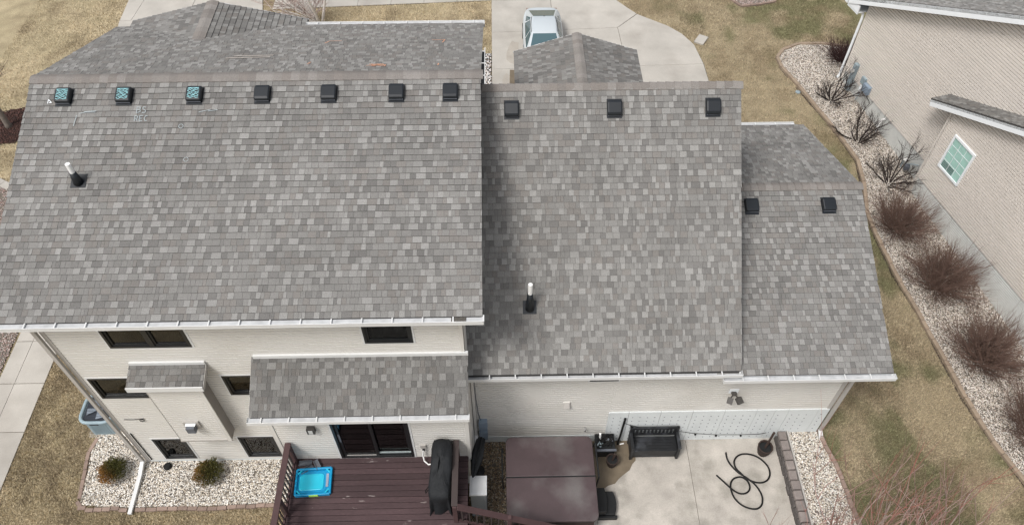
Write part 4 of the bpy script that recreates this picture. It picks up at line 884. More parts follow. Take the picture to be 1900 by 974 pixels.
def planter(x, y_, r_, h_, stick, label, lean, sm_='barrelbrown'):
    p = thing('planter', (x, y_, zP), label, 'planter')
    MB().lathe((x, y_, zP), [(r_*.72, 0), (r_*.95, h_*.6), (r_, h_), (r_*1.06, h_), (r_*1.06, h_+.03), (r_*.9, h_+.03), (r_*.86, h_-.05)], 12).build('pot', 'barrelbrown', p)
    MB().lathe((x, y_, zP+h_-.06), [(r_*.87, 0), (r_*.87, .012)], 12).build('soil', 'soil', p)
    for z_ in (.35, .8): MB().lathe((x, y_, zP+h_*z_), [(r_*(.74+.26*z_)+.006, 0), (r_*(.76+.26*z_)+.012, .03)], 12).build('hoop', 'blackplastic', p)
    MB().tube([(x, y_, zP+h_-.1), (x+lean[0], y_+lean[1], zP+h_+stick)], .032, 8).build('stake', sm_, p)
    return p
planter(2.93, 9.20, .165, .30, .28, 'small dark pot with a stub stick beside the bench', (.05, .02))
planter(7.20, 9.47, .20, .34, .62, 'dark barrel planter with a tall stake by the retaining wall', (.11, .12))
bas = thing('basket', (2.75, 9.62, zP), 'black bin heaped with black hoses beside the hot tub', 'bin')
MB().add([(2.52, 9.42, zP), (2.98, 9.42, zP), (2.98, 9.84, zP), (2.52, 9.84, zP), (2.48, 9.38, zP+.5), (3.02, 9.38, zP+.5), (3.02, 9.88, zP+.5), (2.48, 9.88, zP+.5)], [(3, 2, 1, 0), (4, 5, 6, 7), (0, 1, 5, 4), (1, 2, 6, 5), (2, 3, 7, 6), (3, 0, 4, 7)]).build('tub', 'blackplastic', bas, bevel=.01)
MB().bb(2.46, 3.04, 9.36, 9.41, zP+.46, zP+.52).build('rim', 'greymetal', bas)
rg = random.Random(3)
for k in range(9):
    pts = [(2.75+rg.uniform(-.22, .22), 9.64+rg.uniform(-.2, .2), zP+.52+rg.uniform(0, .14)) for _ in range(5)]; MB().tube(pts, .022, 6).build('hose_loop', 'rubber', bas)
MB().tube([(2.62, 9.70, zP+.5), (2.60, 9.72, zP+.82)], .03, 8).build('nozzle', 'pvc', bas); MB().box((2.86, 9.62, zP+.60), (.16, .12, .05), Matrix.Rotation(.5, 3, 'Z')).build('tray', 'greymetal', bas); MB().box((2.60, 9.52, zP+.58), (.14, .12, .04), Matrix.Rotation(.9, 3, 'Z')).build('tray', 'utilgrey', bas)
st_ = thing('pole', (3.18, 9.88, zP), 'black pole leaning on the white foundation next to the bench', 'pole')
MB().tube([(3.17, 9.80, zP), (3.24, 9.87, 1.08)], .03, 8).build('shaft', 'rubber', st_); MB().lathe((3.24, 9.87, 1.06), [(.035, 0), (.035, .06)], 8).build('cap', 'rubber', st_); MB().tube([(3.22, 9.78, zP+.03), (3.34, 9.80, zP+.04)], .02, 6).build('foot', 'pvc', st_)
lt = thing('string_light', (5.3, 9.89, .1), 'thin black wire with small bulbs along the white foundation', 'string light')
cp = [(3.26, 9.87, .85), (3.45, 9.87, .72), (3.7, 9.87, .62), (4.75, 9.87, .35), (5.3, 9.87, .18), (5.9, 9.87, .08), (6.6, 9.87, .06), (7.1, 9.87, .08), (7.3, 9.87, .15)]
MB().tube(cp, .007, 5).build('wire', 'rubber', lt)
for q in (cp[1], cp[4], cp[5], cp[6]): MB().lathe((q[0], q[1]-.02, q[2]-.05), [(.012, 0), (.03, .02), (.03, .05), (.012, .07)], 8).build('bulb', 'rubber', lt)
# garden hose lying in loops
def loops():
    P = []
    def arc(cx_, cy_, rx, ry, a0, a1, n, rot=0):
        for k in range(n+1):
            a = R(a0+(a1-a0)*k/n); x = rx*math.cos(a); y_ = ry*math.sin(a); c, s = math.cos(R(rot)), math.sin(R(rot)); P.append((cx_+x*c-y_*s, cy_+x*s+y_*c))
    P.extend([(6.22, 9.50), (6.21, 9.3), (6.30, 9.1)])
    arc(6.62, 8.55, .42, .58, 150, -205, 26, 35)
    arc(6.85, 9.05, .50, .38, 215, -150, 26, -30)
    arc(6.35, 8.70, .25, .25, 60, -230, 18)
    P.extend([(6.05, 8.98), (5.85, 9.20)])
    return P
def at2(x, y_): return (x, y_)
hp = [(6.17, 9.48), (6.17, 9.28), (6.25, 9.08), (6.40, 8.88), (6.60, 8.72), (6.80, 8.50), (6.90, 8.22), (6.85, 7.98), (6.70, 7.86), (6.50, 7.87), (6.30, 7.97), (6.15, 8.16), (6.10, 8.40), (6.14, 8.60), (6.26, 8.72), (6.44, 8.75), (6.58, 8.66), (6.63, 8.50), (6.58, 8.36), (6.44, 8.28), (6.28, 8.30), (6.12, 8.42), (5.95, 8.62), (5.78, 8.82)]
hp2 = [(6.46, 8.86), (6.36, 9.0), (6.34, 9.18), (6.44, 9.34), (6.62, 9.42), (6.86, 9.40), (7.08, 9.28), (7.24, 9.06), (7.26, 8.84), (7.16, 8.66), (6.98, 8.58), (6.78, 8.60), (6.60, 8.70), (6.46, 8.86)]
def smoothp(P, n=5, closed=False):
    out = []; m_ = len(P)
    for i in range(m_-1):
        p0 = Vector(P[max(i-1, 0)] if not closed else P[(i-1) % (m_-1)]); p1 = Vector(P[i]); p2 = Vector(P[i+1]); p3 = Vector(P[min(i+2, m_-1)] if not closed else P[(i+2) % (m_-1)])
        for k in range(n):
            t_ = k/n; out.append(.5*((2*p1)+(p2-p0)*t_+(2*p0-5*p1+4*p2-p3)*t_*t_+(3*p1-p0-3*p2+p3)*t_**3))
    out.append(Vector(P[-1])); return out
hz = thing('hose', (6.6, 8.6, zP), 'black hose lying in loops on the patio concrete', 'hose')
MB().tube([(p.x, p.y, zP+.024) for p in smoothp(hp)], .024, 8).build('length', 'rubber', hz, smooth=True); MB().tube([(p.x, p.y, zP+.028) for p in smoothp(hp2, 5, True)], .024, 8).build('length', 'rubber', hz, smooth=True)

# retaining wall of blocks
rw = thing('retaining_wall', (7.72, 7.5, zP), 'low retaining wall of rough brown concrete blocks by the patio', 'retaining wall')
y = 9.9; i = 0
while y > 4.9:
    l_ = .285+rng.uniform(-.015, .015)
    MB().box((7.73+rng.uniform(-.012, .012), y-l_/2, .145+rng.uniform(-.006, .006)), (.22+rng.uniform(-.01, .01), l_-.03, .12), Matrix.Rotation(rng.uniform(-.04, .04), 3, 'Z')).build('cap_block', 'block', rw, bevel=.018)
    for zc in (-.17, -.02): MB().box((7.70+rng.uniform(-.012, .012), y-l_/2-(.14 if zc > -.1 else 0), zc), (.20, l_-.012, .143), Matrix.Rotation(rng.uniform(-.03, .03), 3, 'Z')).build('block', 'blockface', rw, bevel=.02)
    y -= l_
MB().bb(7.865, 7.905, 6.8, 9.92, -.05, .19).build('backing_board', 'trimgrey', rw)

# ------------------------------------------------------------------ edging
def edging(name, pts, step, m, label, zf, w_=.10, h_=.10, jit=.012, gap=.012):
    e = thing(name, (*pts[0], float(zf(*pts[0]))), label, 'edging'); P = [Vector((p[0], p[1])) for p in pts]
    carry = 0
    for a, b in zip(P[:-1], P[1:]):
        d = b-a; L = d.length; d = d/L; n = max(1, round(L/step)); s = L/n
        for k in range(n):
            p = a+d*(k*s); q = a+d*((k+1)*s-gap); o = Vector((-d.y, d.x))*rng.uniform(-jit, jit)
            z0_ = float(zf(p.x, p.y)); z1_ = float(zf(q.x, q.y)); hz_ = h_/2-.02+rng.uniform(-.006, .006)
            MB().bar((p.x+o.x, p.y+o.y, z0_+hz_), (q.x+o.x, q.y+o.y, z1_+hz_), w_, h_).build('brick', m, e, bevel=.008)
    return e
z0f = lambda x, y_: 0.
edging('edging', [(-11.40, 10.1), (-11.50, 9.7), (-11.40, 8.9), (-11.32, 8.35)], .30, 'brick', 'brown brick edging along the left gravel bed beside the lawn', z0f)
edging('edging', [(-11.36, 8.28), (-11.22, 8.13)], .22, 'brick', 'skewed corner brick of the gravel bed', z0f)
edging('edging', [(-11.28, 8.08), (-10.4, 8.07), (-9.95, 8.05)], .24, 'brick', 'loose brick row before the drain pipe', z0f, jit=.035)
edging('edging', [(-9.75, 8.03), (-8.9, 8.05), (-7.6, 8.03), (-6.6, 8.08), (-5.1, 8.12)], .27, 'brick', 'brick row running toward the deck', z0f)
edging('edging', [(8.78, 9.95), (8.84, 9.45), (8.98, 8.95), (9.05, 8.2), (9.10, 7.4), (9.30, 5.6)], .27, 'brick', 'brick edging between the gravel strip and side lawn', lambda x, y_: .09, h_=.12)
edging('edging', BED_EDGE, .40, 'tanedge', 'tan curb edging around the neighbouring gravel bed', lambda x, y_: float(height(x, y_))+.02, w_=.13, h_=.12)
edging('edging', BED_T, .40, 'brick', 'brick edging of the gravel bed in the front lawn', z0f)
edging('edging', [(-18.3, 20.4), (-17.6, 20.0), (-16.9, 20.4)], .36, 'concrete', 'pale edging stones near the side walkway', z0f, w_=.28, h_=.13)
tm = MB(); nE = len(BED_EDGE); prev = None
for i, p in enumerate(BED_EDGE):
    a = Vector(BED_EDGE[max(i-1, 0)]); b = Vector(BED_EDGE[min(i+1, nE-1)]); d = (b-a).normalized(); nrm = Vector((d.y, -d.x))*-1
    if i > 5: nrm = Vector((-abs(nrm.x), nrm.y if nrm.x < 0 else -nrm.y))
    wv = .10+.05*math.sin(i*2.1); q = Vector(p)+nrm*wv
    cur = [(p[0], p[1], float(height(*p))+.022), (q.x, q.y, float(height(q.x, q.y))+.022)]
    if prev: tm.add(prev+cur, [(0, 1, 3, 2)])
    prev = cur
tm.build('soil_strip', 'soil', kind='structure')
MB().lathe((12.03, 24.9, float(height(12.03, 24.9))), [(.10, 0), (.10, .035), (.06, .05)], 12).build('valve_cover', 'utilgrey', label='round grey green valve cover in the lawn beside the curb', cat='valve cover')
sb = thing('splash_block', (8.72, 28.4, 0), 'small pale concrete splash block at the driveway edge', 'splash block')
MB().box((8.70, 28.40, .05), (.42, .62, .08), Matrix.Rotation(R(-32), 3, 'Z')).build('slab', 'concrete', sb, bevel=.01)
rd = thing('yard_marker', (-18.05, 23.55, .05), 'small white disc lying on the mulch ring', 'marker')
MB().lathe((-18.05, 23.55, .07), [(.10, 0), (.12, .03), (.05, .06)], 10).build('disc', 'fasciawhite', rd)

# ------------------------------------------------------------------ air conditioner
ac = thing('air_conditioner', (-11.2, 10.55, 0), 'blue grey air conditioning unit behind the house corner', 'air conditioner')
AX0, AX1, AY0, AY1, AH = -11.62, -10.80, 10.22, 11.04, .82
MB().prism(rbox(AX0, AX1, AY0, AY1, .20), .02, AH-.06).build('case', 'acblue', ac); 
for k in range(14):
    x = AX0+.20+k*(AX1-AX0-.40)/13; MB().bb(x-.008, x+.008, AY0-.006, AY0+.004, .10, AH-.1).build('louvre', 'acblue', ac)
MB().bb(AX0+.22, AX0+.46, AY0-.012, AY0-.006, .62, .66).build('nameplate', 'acdark', ac)
rim = MB(); P = rbox(AX0-.02, AX1+.02, AY0-.02, AY1+.02, .22)
rim.tube([(x, y_, AH-.03) for x, y_ in P]+[(P[0][0], P[0][1], AH-.03)], .05, 8); rim.build('rim', 'acblue', ac, smooth=True)
MB().prism(rbox(AX0+.05, AX1-.05, AY0+.05, AY1-.05, .1), AH-.06, AH-.05).build('fan_well', 'acdark', ac)
for k in range(4):
    a = R(20+k*90); c, s = math.cos(a), math.sin(a); cxa, cya = (AX0+AX1)/2, (AY0+AY1)/2
    pts = [(.06, -.05), (.30, -.12), (.33, .10), (.08, .06)]; MB().add([(cxa+x*c-y_*s, cya+x*s+y_*c, AH-.035+(.03 if y_ > 0 else 0)) for x, y_ in pts], [(0, 1, 2, 3)]).build('fan_blade', 'acfan', ac)
for k in range(9): MB().tube([(AX0+.03, AY0+.08+k*.083, AH-.005), (AX1-.03, AY0+.08+k*.083, AH-.005)], .004, 4).build('grille_wire', 'acdark', ac)
MB().bb(AX0-.06, AX1+.06, AY0-.06, AY1+.06, -.03, .02).build('pad', 'concrete', ac)

# ------------------------------------------------------------------ plants
def evergreen(x, y_, r_, h_, label, rust):
    p = thing('evergreen_shrub', (x, y_, 0), label, 'shrub', 'small evergreens in the gravel bed'); rg = np.random.default_rng(int(abs(x*100)))
    n = 5200; u = rg.uniform(0, 1, n)**.45; th_ = rg.uniform(0, 2*np.pi, n); ph = np.arccos(rg.uniform(-.25, 1, n))
    lump = 1+.14*np.sin(th_*5+x)*np.sin(ph*4)+.10*np.sin(th_*11)
    P = np.stack([x+r_*u*lump*np.sin(ph)*np.cos(th_), y_+r_*u*lump*np.sin(ph)*np.sin(th_), .06+h_*.45+h_*.5*u*lump*np.cos(ph)], 1)
    d = P-np.array([x, y_, h_*.2]); d /= np.linalg.norm(d, axis=1)[:, None]; d += rg.normal(0, .45, (n, 3)); d /= np.linalg.norm(d, axis=1)[:, None]
    sdv = np.cross(d, rg.normal(0, 1, (n, 3))); sdv /= np.linalg.norm(sdv, axis=1)[:, None]
    l_ = rg.uniform(.03, .065, n)[:, None]; wv = sdv*rg.uniform(.006, .014, n)[:, None]
    V = np.empty((n*3, 3)); V[0::3] = P-wv; V[1::3] = P+wv; V[2::3] = P+d*l_
    rs = sm((rust[0]*(P[:, 0]-x)+rust[1]*(P[:, 1]-y_))/r_*1.2+.12+rg.normal(0, .22, n))[:, None]
    c = (np.array([[.078, .076, .020]])*(1-rs)+np.array([[.27, .135, .036]])*rs)*rg.uniform(.5, 1.5, (n, 1))
    f = link('foliage', npmesh('foliage', V, np.arange(n*3).reshape(-1, 3), 'leafy', c, 'FACE'), p)
    m = MB()
    for k in range(9): a = k*.7; m.tube([(x, y_, 0), (x+.12*math.cos(a), y_+.12*math.sin(a), h_*.4), (x+r_*.7*math.cos(a), y_+r_*.7*math.sin(a), h_*.7)], [.02, .014, .006], 5)
    m.build('stem', 'bark', p)
evergreen(-10.55, 9.02, .36, .50, 'rounded evergreen bush with rusty orange foliage', (-.75, -.75)); evergreen(-7.97, 8.92, .37, .52, 'dark green evergreen bush in front of the basement windows', (-.5, -.1))
def twigs(m, rg, base, d0, length, r0, depth, spread, kids, col0, col1, sides=3, up_=.15, droop=0., frac=.62):
    """recursive bare branch"""
    d = Vector(d0).normalized(); p = Vector(base); pts = [p.copy()]; n = 3 if depth else 2
    for k in range(n):
        d = (d+Vector((rg.gauss(0, .10), rg.gauss(0, .10), rg.gauss(0, .08)+up_*.2))).normalized(); p = p+d*(length/n); pts.append(p.copy())
    r1 = r0*(.62 if depth else .35); tone = tuple(a+(b-a)*(1-min(1, depth/3)) for a, b in zip(col0, col1)); f = rg.uniform(.75, 1.25)
    m.tube(pts, [r0+(r1-r0)*k/n for k in range(n+1)], sides if depth < 3 else 5, cap=False, tone=tuple(c*f for c in tone))
    if depth:
        for k in range(kids):
            t_ = rg.uniform(.35, 1.0); i = min(int(t_*n), n-1); q = pts[i].lerp(pts[i+1], t_*n-i)
            nd = (d+Vector((rg.gauss(0, spread), rg.gauss(0, spread), rg.gauss(0, spread*.7)+up_))).normalized()
            twigs(m, rg, q, nd, length*frac*rg.uniform(.75, 1.2), r1*.8, depth-1, spread, kids, col0, col1, sides, up_, droop, frac)
def bush(x, y_, rad, hgt, n, label, group, seed, col0, col1, kids=4, depth=2, r0=.014, spread=.38, name='bare_shrub', up_=.1):
    z_ = float(height(x, y_)); p = thing(name, (x, y_, z_), label, 'shrub', group); rg = random.Random(seed); m = MB()
    for k in range(n):
        a = 2*math.pi*k/n+rg.uniform(-.2, .2); t_ = math.sqrt((k+.5)/n); a = k*2.39996; tilt = t_*1.18
        d = Vector((math.sin(tilt)*math.cos(a), math.sin(tilt)*math.sin(a), math.cos(tilt)+.08))
        L = (rad*math.sin(tilt)**2+hgt*math.cos(tilt)**2)*(.68 if depth < 3 else .62)
        b0 = Vector((x, y_, z_))+Vector((math.cos(a), math.sin(a), 0))*rad*.10*t_
        twigs(m, rg, b0, d, L*rg.uniform(.62, 1.18), r0, depth, spread, kids, col0, col1, 3, up_, 0, .64)
    m.build('branches', 'twig', p); return p
BR0, BR1 = (.082, .055, .044), (.180, .116, .092)
g_ = 'rounded bare shrubs beside the neighbouring house'
bush(13.95, 17.95, 1.25, 1.35, 110, 'rounded brown twiggy shrub next to the open branched shrubs', g_, 1, BR0, BR1, 5)
bush(14.6, 15.55, 1.4, 1.45, 125, 'widest rounded twiggy shrub between two others along the curb bed', g_, 2, BR0, BR1, 5)
bush(15.1, 12.75, 1.4, 1.45, 120, 'rounded twiggy shrub before the ribbed foundation wall', g_, 3, BR0, BR1, 5)
bush(15.75, 10.3, 1.4, 1.4, 110, 'rounded twiggy shrub at the end of the curb bed', g_, 4, BR0, BR1, 5)
bush(14.35, 26.75, 1.05, 1.0, 80, 'dense dark maroon shrub at the neighbouring house corner', 'dark shrub', 5, (.035, .02, .02), (.07, .035, .034), 5)
DK0, DK1 = (.030, .022, .020), (.05, .036, .032)
bush(13.25, 24.4, 1.0, 1.7, 11, 'dark open branched shrub under the meter boxes', 'open branched dark shrubs', 6, DK0, DK1, 4, 3, .026, .42)
bush(13.75, 22.2, 1.05, 1.7, 11, 'dark open branched shrub beside the white wall pipe', 'open branched dark shrubs', 7, DK0, DK1, 4, 3, .026, .42)
bush(14.3, 20.1, 1.1, 1.6, 12, 'dark open branched shrub next to the gas meter', 'open branched dark shrubs', 8, DK0, DK1, 4, 3, .026, .42)
for i, (x, y_) in enumerate(((12.6, 26.8), (12.7, 25.9))):
    bush(x, y_, .22, .16, 14, ('small brown dried clump in the bed tip', 'small brown dried clump lower in the bed')[i], 'dried clumps in the gravel', 30+i, (.16, .11, .08), (.24, .17, .12), 3, 1, .006)
# tall pale shrubs growing up at the lawn's near edge
def tallshrub(x, y_, n, L, label, seed, lean=(0, 0)):
    p = thing('tall_shrub', (x, y_, float(height(x, y_))), label, 'shrub', 'pale stemmed shrubs at the near end of the lawn'); rg = random.Random(seed); m = MB()
    for k in range(n):
        a = rg.uniform(0, 6.28); t_ = rg.uniform(.05, .45)
        d = (math.cos(a)*t_+lean[0], math.sin(a)*t_+lean[1], 1)
        c0 = (.50, .43, .39) if rg.random() < .65 else (.30, .20, .165)
        twigs(m, rg, (x+math.cos(a)*.2, y_+math.sin(a)*.2, 0), d, L*rg.uniform(.6, 1.0), .019, 2, .26, 3, c0, (.30, .19, .16) if rg.random() < .7 else (.34, .13, .10), 3, .20, 0, .58)
    m.build('branches', 'twig', p)
tallshrub(8.3, 6.2, 11, 3.3, 'pale stemmed shrub over the end of the gravel strip', 1, (-.05, .08))
tallshrub(9.5, 6.3, 14, 3.2, 'pale and reddish stemmed shrub on the near lawn', 2, (-.05, .12))
tallshrub(10.8, 6.4, 15, 2.8, 'reddest stemmed shrub on the near lawn', 3, (-.1, .05))
tallshrub(6.7, 6.2, 5, 2.0, 'thin twiggy shrub by the patio end of the retaining wall', 4, (-.02, .1))
# birch on the front lawn
bt = thing('birch_tree', (-7.75, 29.45, 0), 'small white barked birch on the front lawn', 'tree'); rg = random.Random(12); m = MB(); mt_ = MB()
for k in range(3):
    a = k*2.1+.4; mt_.tube([(-7.75, 29.45, 0), (-7.75+.25*math.cos(a), 29.45+.25*math.sin(a), .9), (-7.9+.7*math.cos(a), 29.6+.6*math.sin(a), 2.0), (-8.2+1.2*math.cos(a), 29.7+1.0*math.sin(a), 3.2)], [.075, .06, .045, .02], 7, tone=(.62, .58, .54))
for j in range(46):
    t_ = rg.uniform(.1, 1); q = (-7.8-2.2*t_*rg.uniform(.3, 1), 29.5+1.2*t_*rg.uniform(-.6, 1), .35+1.1*t_)
    b_ = rg.uniform(0, 6.28); mt_.tube([(-7.75, 29.45, .3), ((q[0]-7.75)/2, (q[1]+29.45)/2, q[2]*.7), q], [.03, .022, .016], 4, cap=False, tone=(.60, .56, .52))
    twigs(m, rg, q, (math.cos(b_)*.8-.3, math.sin(b_)*.8+.2, .4), 1.0, .016, 2, .36, 4, (.55, .49, .45), (.27, .17, .15), 3, .05, 0, .62)
mt_.build('trunk', 'twig', bt, smooth=True); m.build('crown', 'twig', bt)
# lawn tree, only its trunk foot is in view
lt_ = thing('lawn_tree', (-18.97, 23.35, 0), 'grey young tree trunk rising from the mulch ring', 'tree')
MB().tube([(-18.97, 23.35, 0), (-18.97, 23.35, .15), (-18.99, 23.36, 1.2), (-18.96, 23.4, 2.6)], [.17, .115, .10, .08], 12).build('trunk', 'bark', lt_, smooth=True)
m = MB(); rg = random.Random(21)
for k in range(8): a = k*.8; twigs(m, rg, (-18.97, 23.38, 1.7+.12*k), (math.cos(a), math.sin(a), .9), 1.1, .03, 2, .35, 4, (.16, .13, .115), (.2, .15, .13), 3)
m.build('crown', 'twig', lt_)

# ------------------------------------------------------------------ neighbouring house
nh = thing('neighbor_house', tuple(NW(6, 0)), 'taupe sided neighbouring house with white trim on the far side of the lawn', 'house')
nup = Vector((0, 0, 1))
S1_, S2_ = .515, .47
def zr1(u): return 3.55+(u+.04)*S1_            # underside of the first gable rake
def zr2(u): return 3.02+(u-5.22)*S2_
def npoly(pts, off, m, name, label=None, parent=None):
    return MB().add([tuple(NW(u, z_, off)) for u, z_ in pts], [tuple(range(len(pts)))]).build(name, m, parent or nh, label=label)
def nbox(u0, u1, z0, z1, o0, o1, m, name, parent=None, label=None, bevel=0, mb=None):
    vs = [tuple(NW(u, z_, o)) for o in (o0, o1) for z_ in (z0, z1) for u in (u0, u1)]
    b = (mb or MB()).add(vs, [(0, 1, 3, 2), (4, 6, 7, 5), (0, 4, 5, 1), (2, 3, 7, 6), (0, 2, 6, 4), (1, 5, 7, 3)])
    return b if mb is not None else b.build(name, m, parent or nh, label=label, bevel=bevel)
PK = 10.0
# structural body
vs = []
nbody = MB(); pr = [(0, -1), (20, -1), (20, 3.5), (PK, zr1(PK)), (0, zr1(0))]
nbody.add([tuple(NW(u, z_, -.02)) for u, z_ in pr]+[tuple(NW(u, z_, -12)) for u, z_ in pr], [tuple(range(5)), tuple(range(9, 4, -1))]+[(i, 5+i, 5+(i+1) % 5, (i+1) % 5) for i in range(5)]); nbody.build('wall', 'nsiding', nh)
nbox(5.9, 19.5, -1.6, 3.0, -.02, BO-.02, 'nsiding', 'wall'); npoly([(5.9, 3.0), (19.5, 3.0), (12.2, zr2(12.2))], BO-.02, 'nsiding', 'wall')
def ua_mid(a, b): return a+(b-a)*.70
def board(u0a, u1a, u0b, u1b, z_, zt, off):   # lap board: lower edge proud
    o_ = .030; zm = z_+(zt-z_)*.70; uc = ua_mid(u0a, u0b); P_ = [(u0a, z_, 0), (u1a, z_, 0), (u0a, z_, o_), (u1a, z_, o_), (uc, zm, o_), (u1a, zm, o_), (uc, zm, .001), (u1a, zm, .001), (u0b, zt, .001), (u1b, zt, .001)]
    MB().add([tuple(NW(u, zz, off+oo)) for u, zz, oo in P_], [(0, 1, 3, 2), (2, 3, 5, 4), (4, 5, 7, 6), (6, 7, 9, 8)]).build('siding_board', 'nsiding', nh)
z_ = .56
while z_ < 7.3:
    zt = z_+.1016; ua = max(0, (z_-3.55)/S1_-.04); ub = max(0, (zt-3.55)/S1_-.04); board(ua, 9.9, ub, 9.9, z_, zt, 0); z_ = zt
z_ = .28
wU0, wU1, wZ0, wZ1 = 6.53, 7.46, 1.40, 2.64
while z_ < 5.6:
    zt = z_+.1016; ua = max(5.92, (z_-3.02)/S2_+5.22); ub = max(5.92, (zt-3.02)/S2_+5.22); board(ua, 17.5, ub, 17.5, z_, zt, BO); z_ = zt
# foundations
nbox(0, 5.9, -1.5, .56, -.02, -.005, 'nfound', 'foundation')
for u0, u1 in ((5.9, 8.0), (8.0, 9.6), (9.6, 11.6), (11.6, 13.6), (13.6, 15.6), (15.6, 19.5)):
    nbox(u0+.006, u1-.006, -1.7, .28, BO-.02, BO-.005, 'nfound', 'foundation_panel')
    rb = MB()
    for k in range(22): nbox(u0+.01, u1-.01, -1.55+k*.08, -1.51+k*.08, BO-.005, BO+.004, None, None, mb=rb)
    rb.build('ribs', 'nfound', nh, kind='stuff')
nbox(5.86, 5.97, -1.5, zr2(5.9), BO-.03, BO+.03, 'nsiding', 'corner_trim'); nbox(-.03, .06, -.3, 3.5, -.06, .028, 'nsiding', 'corner_trim')
# rakes, fascia and roofs
def nbar(u0, z0, u1, z1, off, h_, t_, m, name): MB().bar(NW(u0, z0, off), NW(u1, z1, off), t_, h_).build(name, m, nh)
nbar(-.75, zr1(-.75)+.12, PK, zr1(PK)+.12, .40, .25, .04, 'fasciawhite', 'fascia'); nbar(-.75, zr1(-.75)+.01, PK, zr1(PK)+.01, .20, .03, .40, 'soffit', 'soffit')
nbar(5.18, zr2(5.18)+.10, 12.2, zr2(12.2)+.10, BO+.33, .22, .04, 'fasciawhite', 'fascia'); nbar(5.22, zr2(5.22)+.0, 12.2, zr2(12.2)+.0, BO+.16, .03, .33, 'soffit', 'soffit')
sv1 = (NA+nup*S1_).normalized(); sv2 = (NA+nup*S2_).normalized()
def nroof(u0, u1, zf, o0, o1, sv, lb, seed, dk):
    A = NW(u0, zf(u0)+.26, o0); B = NW(u1, zf(u1)+.26, o0); C_ = NW(u1, zf(u1)+.26, o1); D = NW(u0, zf(u0)+.26, o1); dz = Vector((0, 0, -.12))
    r = MB().add([tuple(p) for p in (A, B, C_, D)]+[tuple(p+dz) for p in (A, B, C_, D)], [(0, 3, 2, 1), (4, 5, 6, 7), (0, 1, 5, 4), (1, 2, 6, 5), (2, 3, 7, 6), (3, 0, 4, 7)]).build('roof', 'felt', nh, label=lb)
    shingle_slope(r, D+Vector((0, 0, .005)), NN, sv, (A-D).length, (B-A).length, seed, dark=dk); return r
nroof(-.78, PK, zr1, .42, -6.0, sv1, 'grey shingle roof behind the long white fascia', 41, 1.18)
nroof(5.15, 12.2, zr2, BO+.35, -.0, sv2, 'narrow shingle roof strip over the bay gable', 42, .88)
# eave gutter at the far corner
nbox(-.95, -.80, zr1(-.8)-.02, zr1(-.8)+.12, -8, .42, 'fasciawhite', 'gutter'); nbox(-.79, -.1, zr1(-.75)-.09, zr1(-.75)-.06, -8, .38, 'fasciawhite', 'soffit'); nbox(-.79, -.1, zr1(-.8)-.1, zr1(-.8)+.25, .34, .38, 'fasciawhite', 'eave_return')
MB().tube([NW(-.75, zr1(-.8)-.05, .1), NW(-.15, 3.0, .06), NW(-.12, 2.8, .06), NW(-.12, .2, .06), NW(-.13, .08, .12)], .055, 6).build('downspout', 'fasciawhite', nh)
# window with grid
wf = MB()
for a, b, c, d in ((wU0-.07, wU1+.07, wZ1, wZ1+.08), (wU0-.07, wU1+.07, wZ0-.08, wZ0), (wU0-.07, wU0, wZ0, wZ1), (wU1, wU1+.07, wZ0, wZ1)): nbox(a, b, c, d, BO, BO+.075, None, None, mb=wf)
nwin = wf.build('window', 'fasciawhite', nh, label='white framed window with a grid and pale green glass')
for iu in range(3):
    for iz in range(4):
        nbox(wU0+iu*(wU1-wU0)/3+.008, wU0+(iu+1)*(wU1-wU0)/3-.008, wZ0+iz*(wZ1-wZ0)/4+.008, wZ0+(iz+1)*(wZ1-wZ0)/4-.008, BO+.034, BO+.040, 'nglass', 'pane', nwin)
for iu in (1, 2): nbox(wU0+iu*(wU1-wU0)/3-.006, wU0+iu*(wU1-wU0)/3+.006, wZ0, wZ1, BO+.033, BO+.048, 'fasciawhite', 'muntin', nwin)
for iz in (1, 2, 3): nbox(wU0, wU1, wZ0+iz*(wZ1-wZ0)/4-.006, wZ0+iz*(wZ1-wZ0)/4+.006, BO+.0325, BO+.0475, 'fasciawhite', 'muntin', nwin)
for k in range(5): nbox(wU0+.02, wU1-.35, wZ0+.03+k*.05, wZ0+.055+k*.05, BO+.040, BO+.043, 'acdark', 'blind_slat', nwin)
# meters
mb_ = nbox(.50, .72, -.30, 1.25, .0, .14, 'utilgrey', 'meter_panel', label='tall grey green electric meter panel', bevel=.01)
c_ = NW(.61, .95, .14); MB().tube([c_, c_+NN*.10], .075, 12).build('meter_dial', 'lampglass', mb_)
nbox(1.15, 1.38, .80, 1.08, 0, .12, 'utilgrey', 'utility_box', label='small grey service box on the neighbouring wall'); nbox(1.40, 1.78, .62, .95, 0, .16, 'utilblue', 'utility_box', label='wider grey service box on the neighbouring wall'); nbox(1.20, 1.38, .42, .70, 0, .09, 'fasciawhite', 'utility_box', label='small white service box on the neighbouring wall')
MB().tube([NW(1.29, .42, .05), NW(1.27, .1, .06), NW(1.22, -.25, .1)], .015, 6).build('cable', 'utilgrey', nh); MB().tube([NW(1.7, .62, .05), NW(1.75, .5, .06), NW(1.95, .46, .06), NW(2.0, .40, .06)], .014, 6).build('cable', 'rubber', nh)
MB().tube([NW(3.0, .42, .02), NW(3.0, .40, .10), NW(2.99, .30, .12), NW(2.98, -.55, .16)], .04, 8).build('drain_pipe', 'pvc', nh, label='white drain pipe on the neighbouring foundation')
gm_ = thing('gas_meter', tuple(NW(5.2, -.45, .2)), 'grey gas meter at the inner corner of the neighbouring wall', 'gas meter')
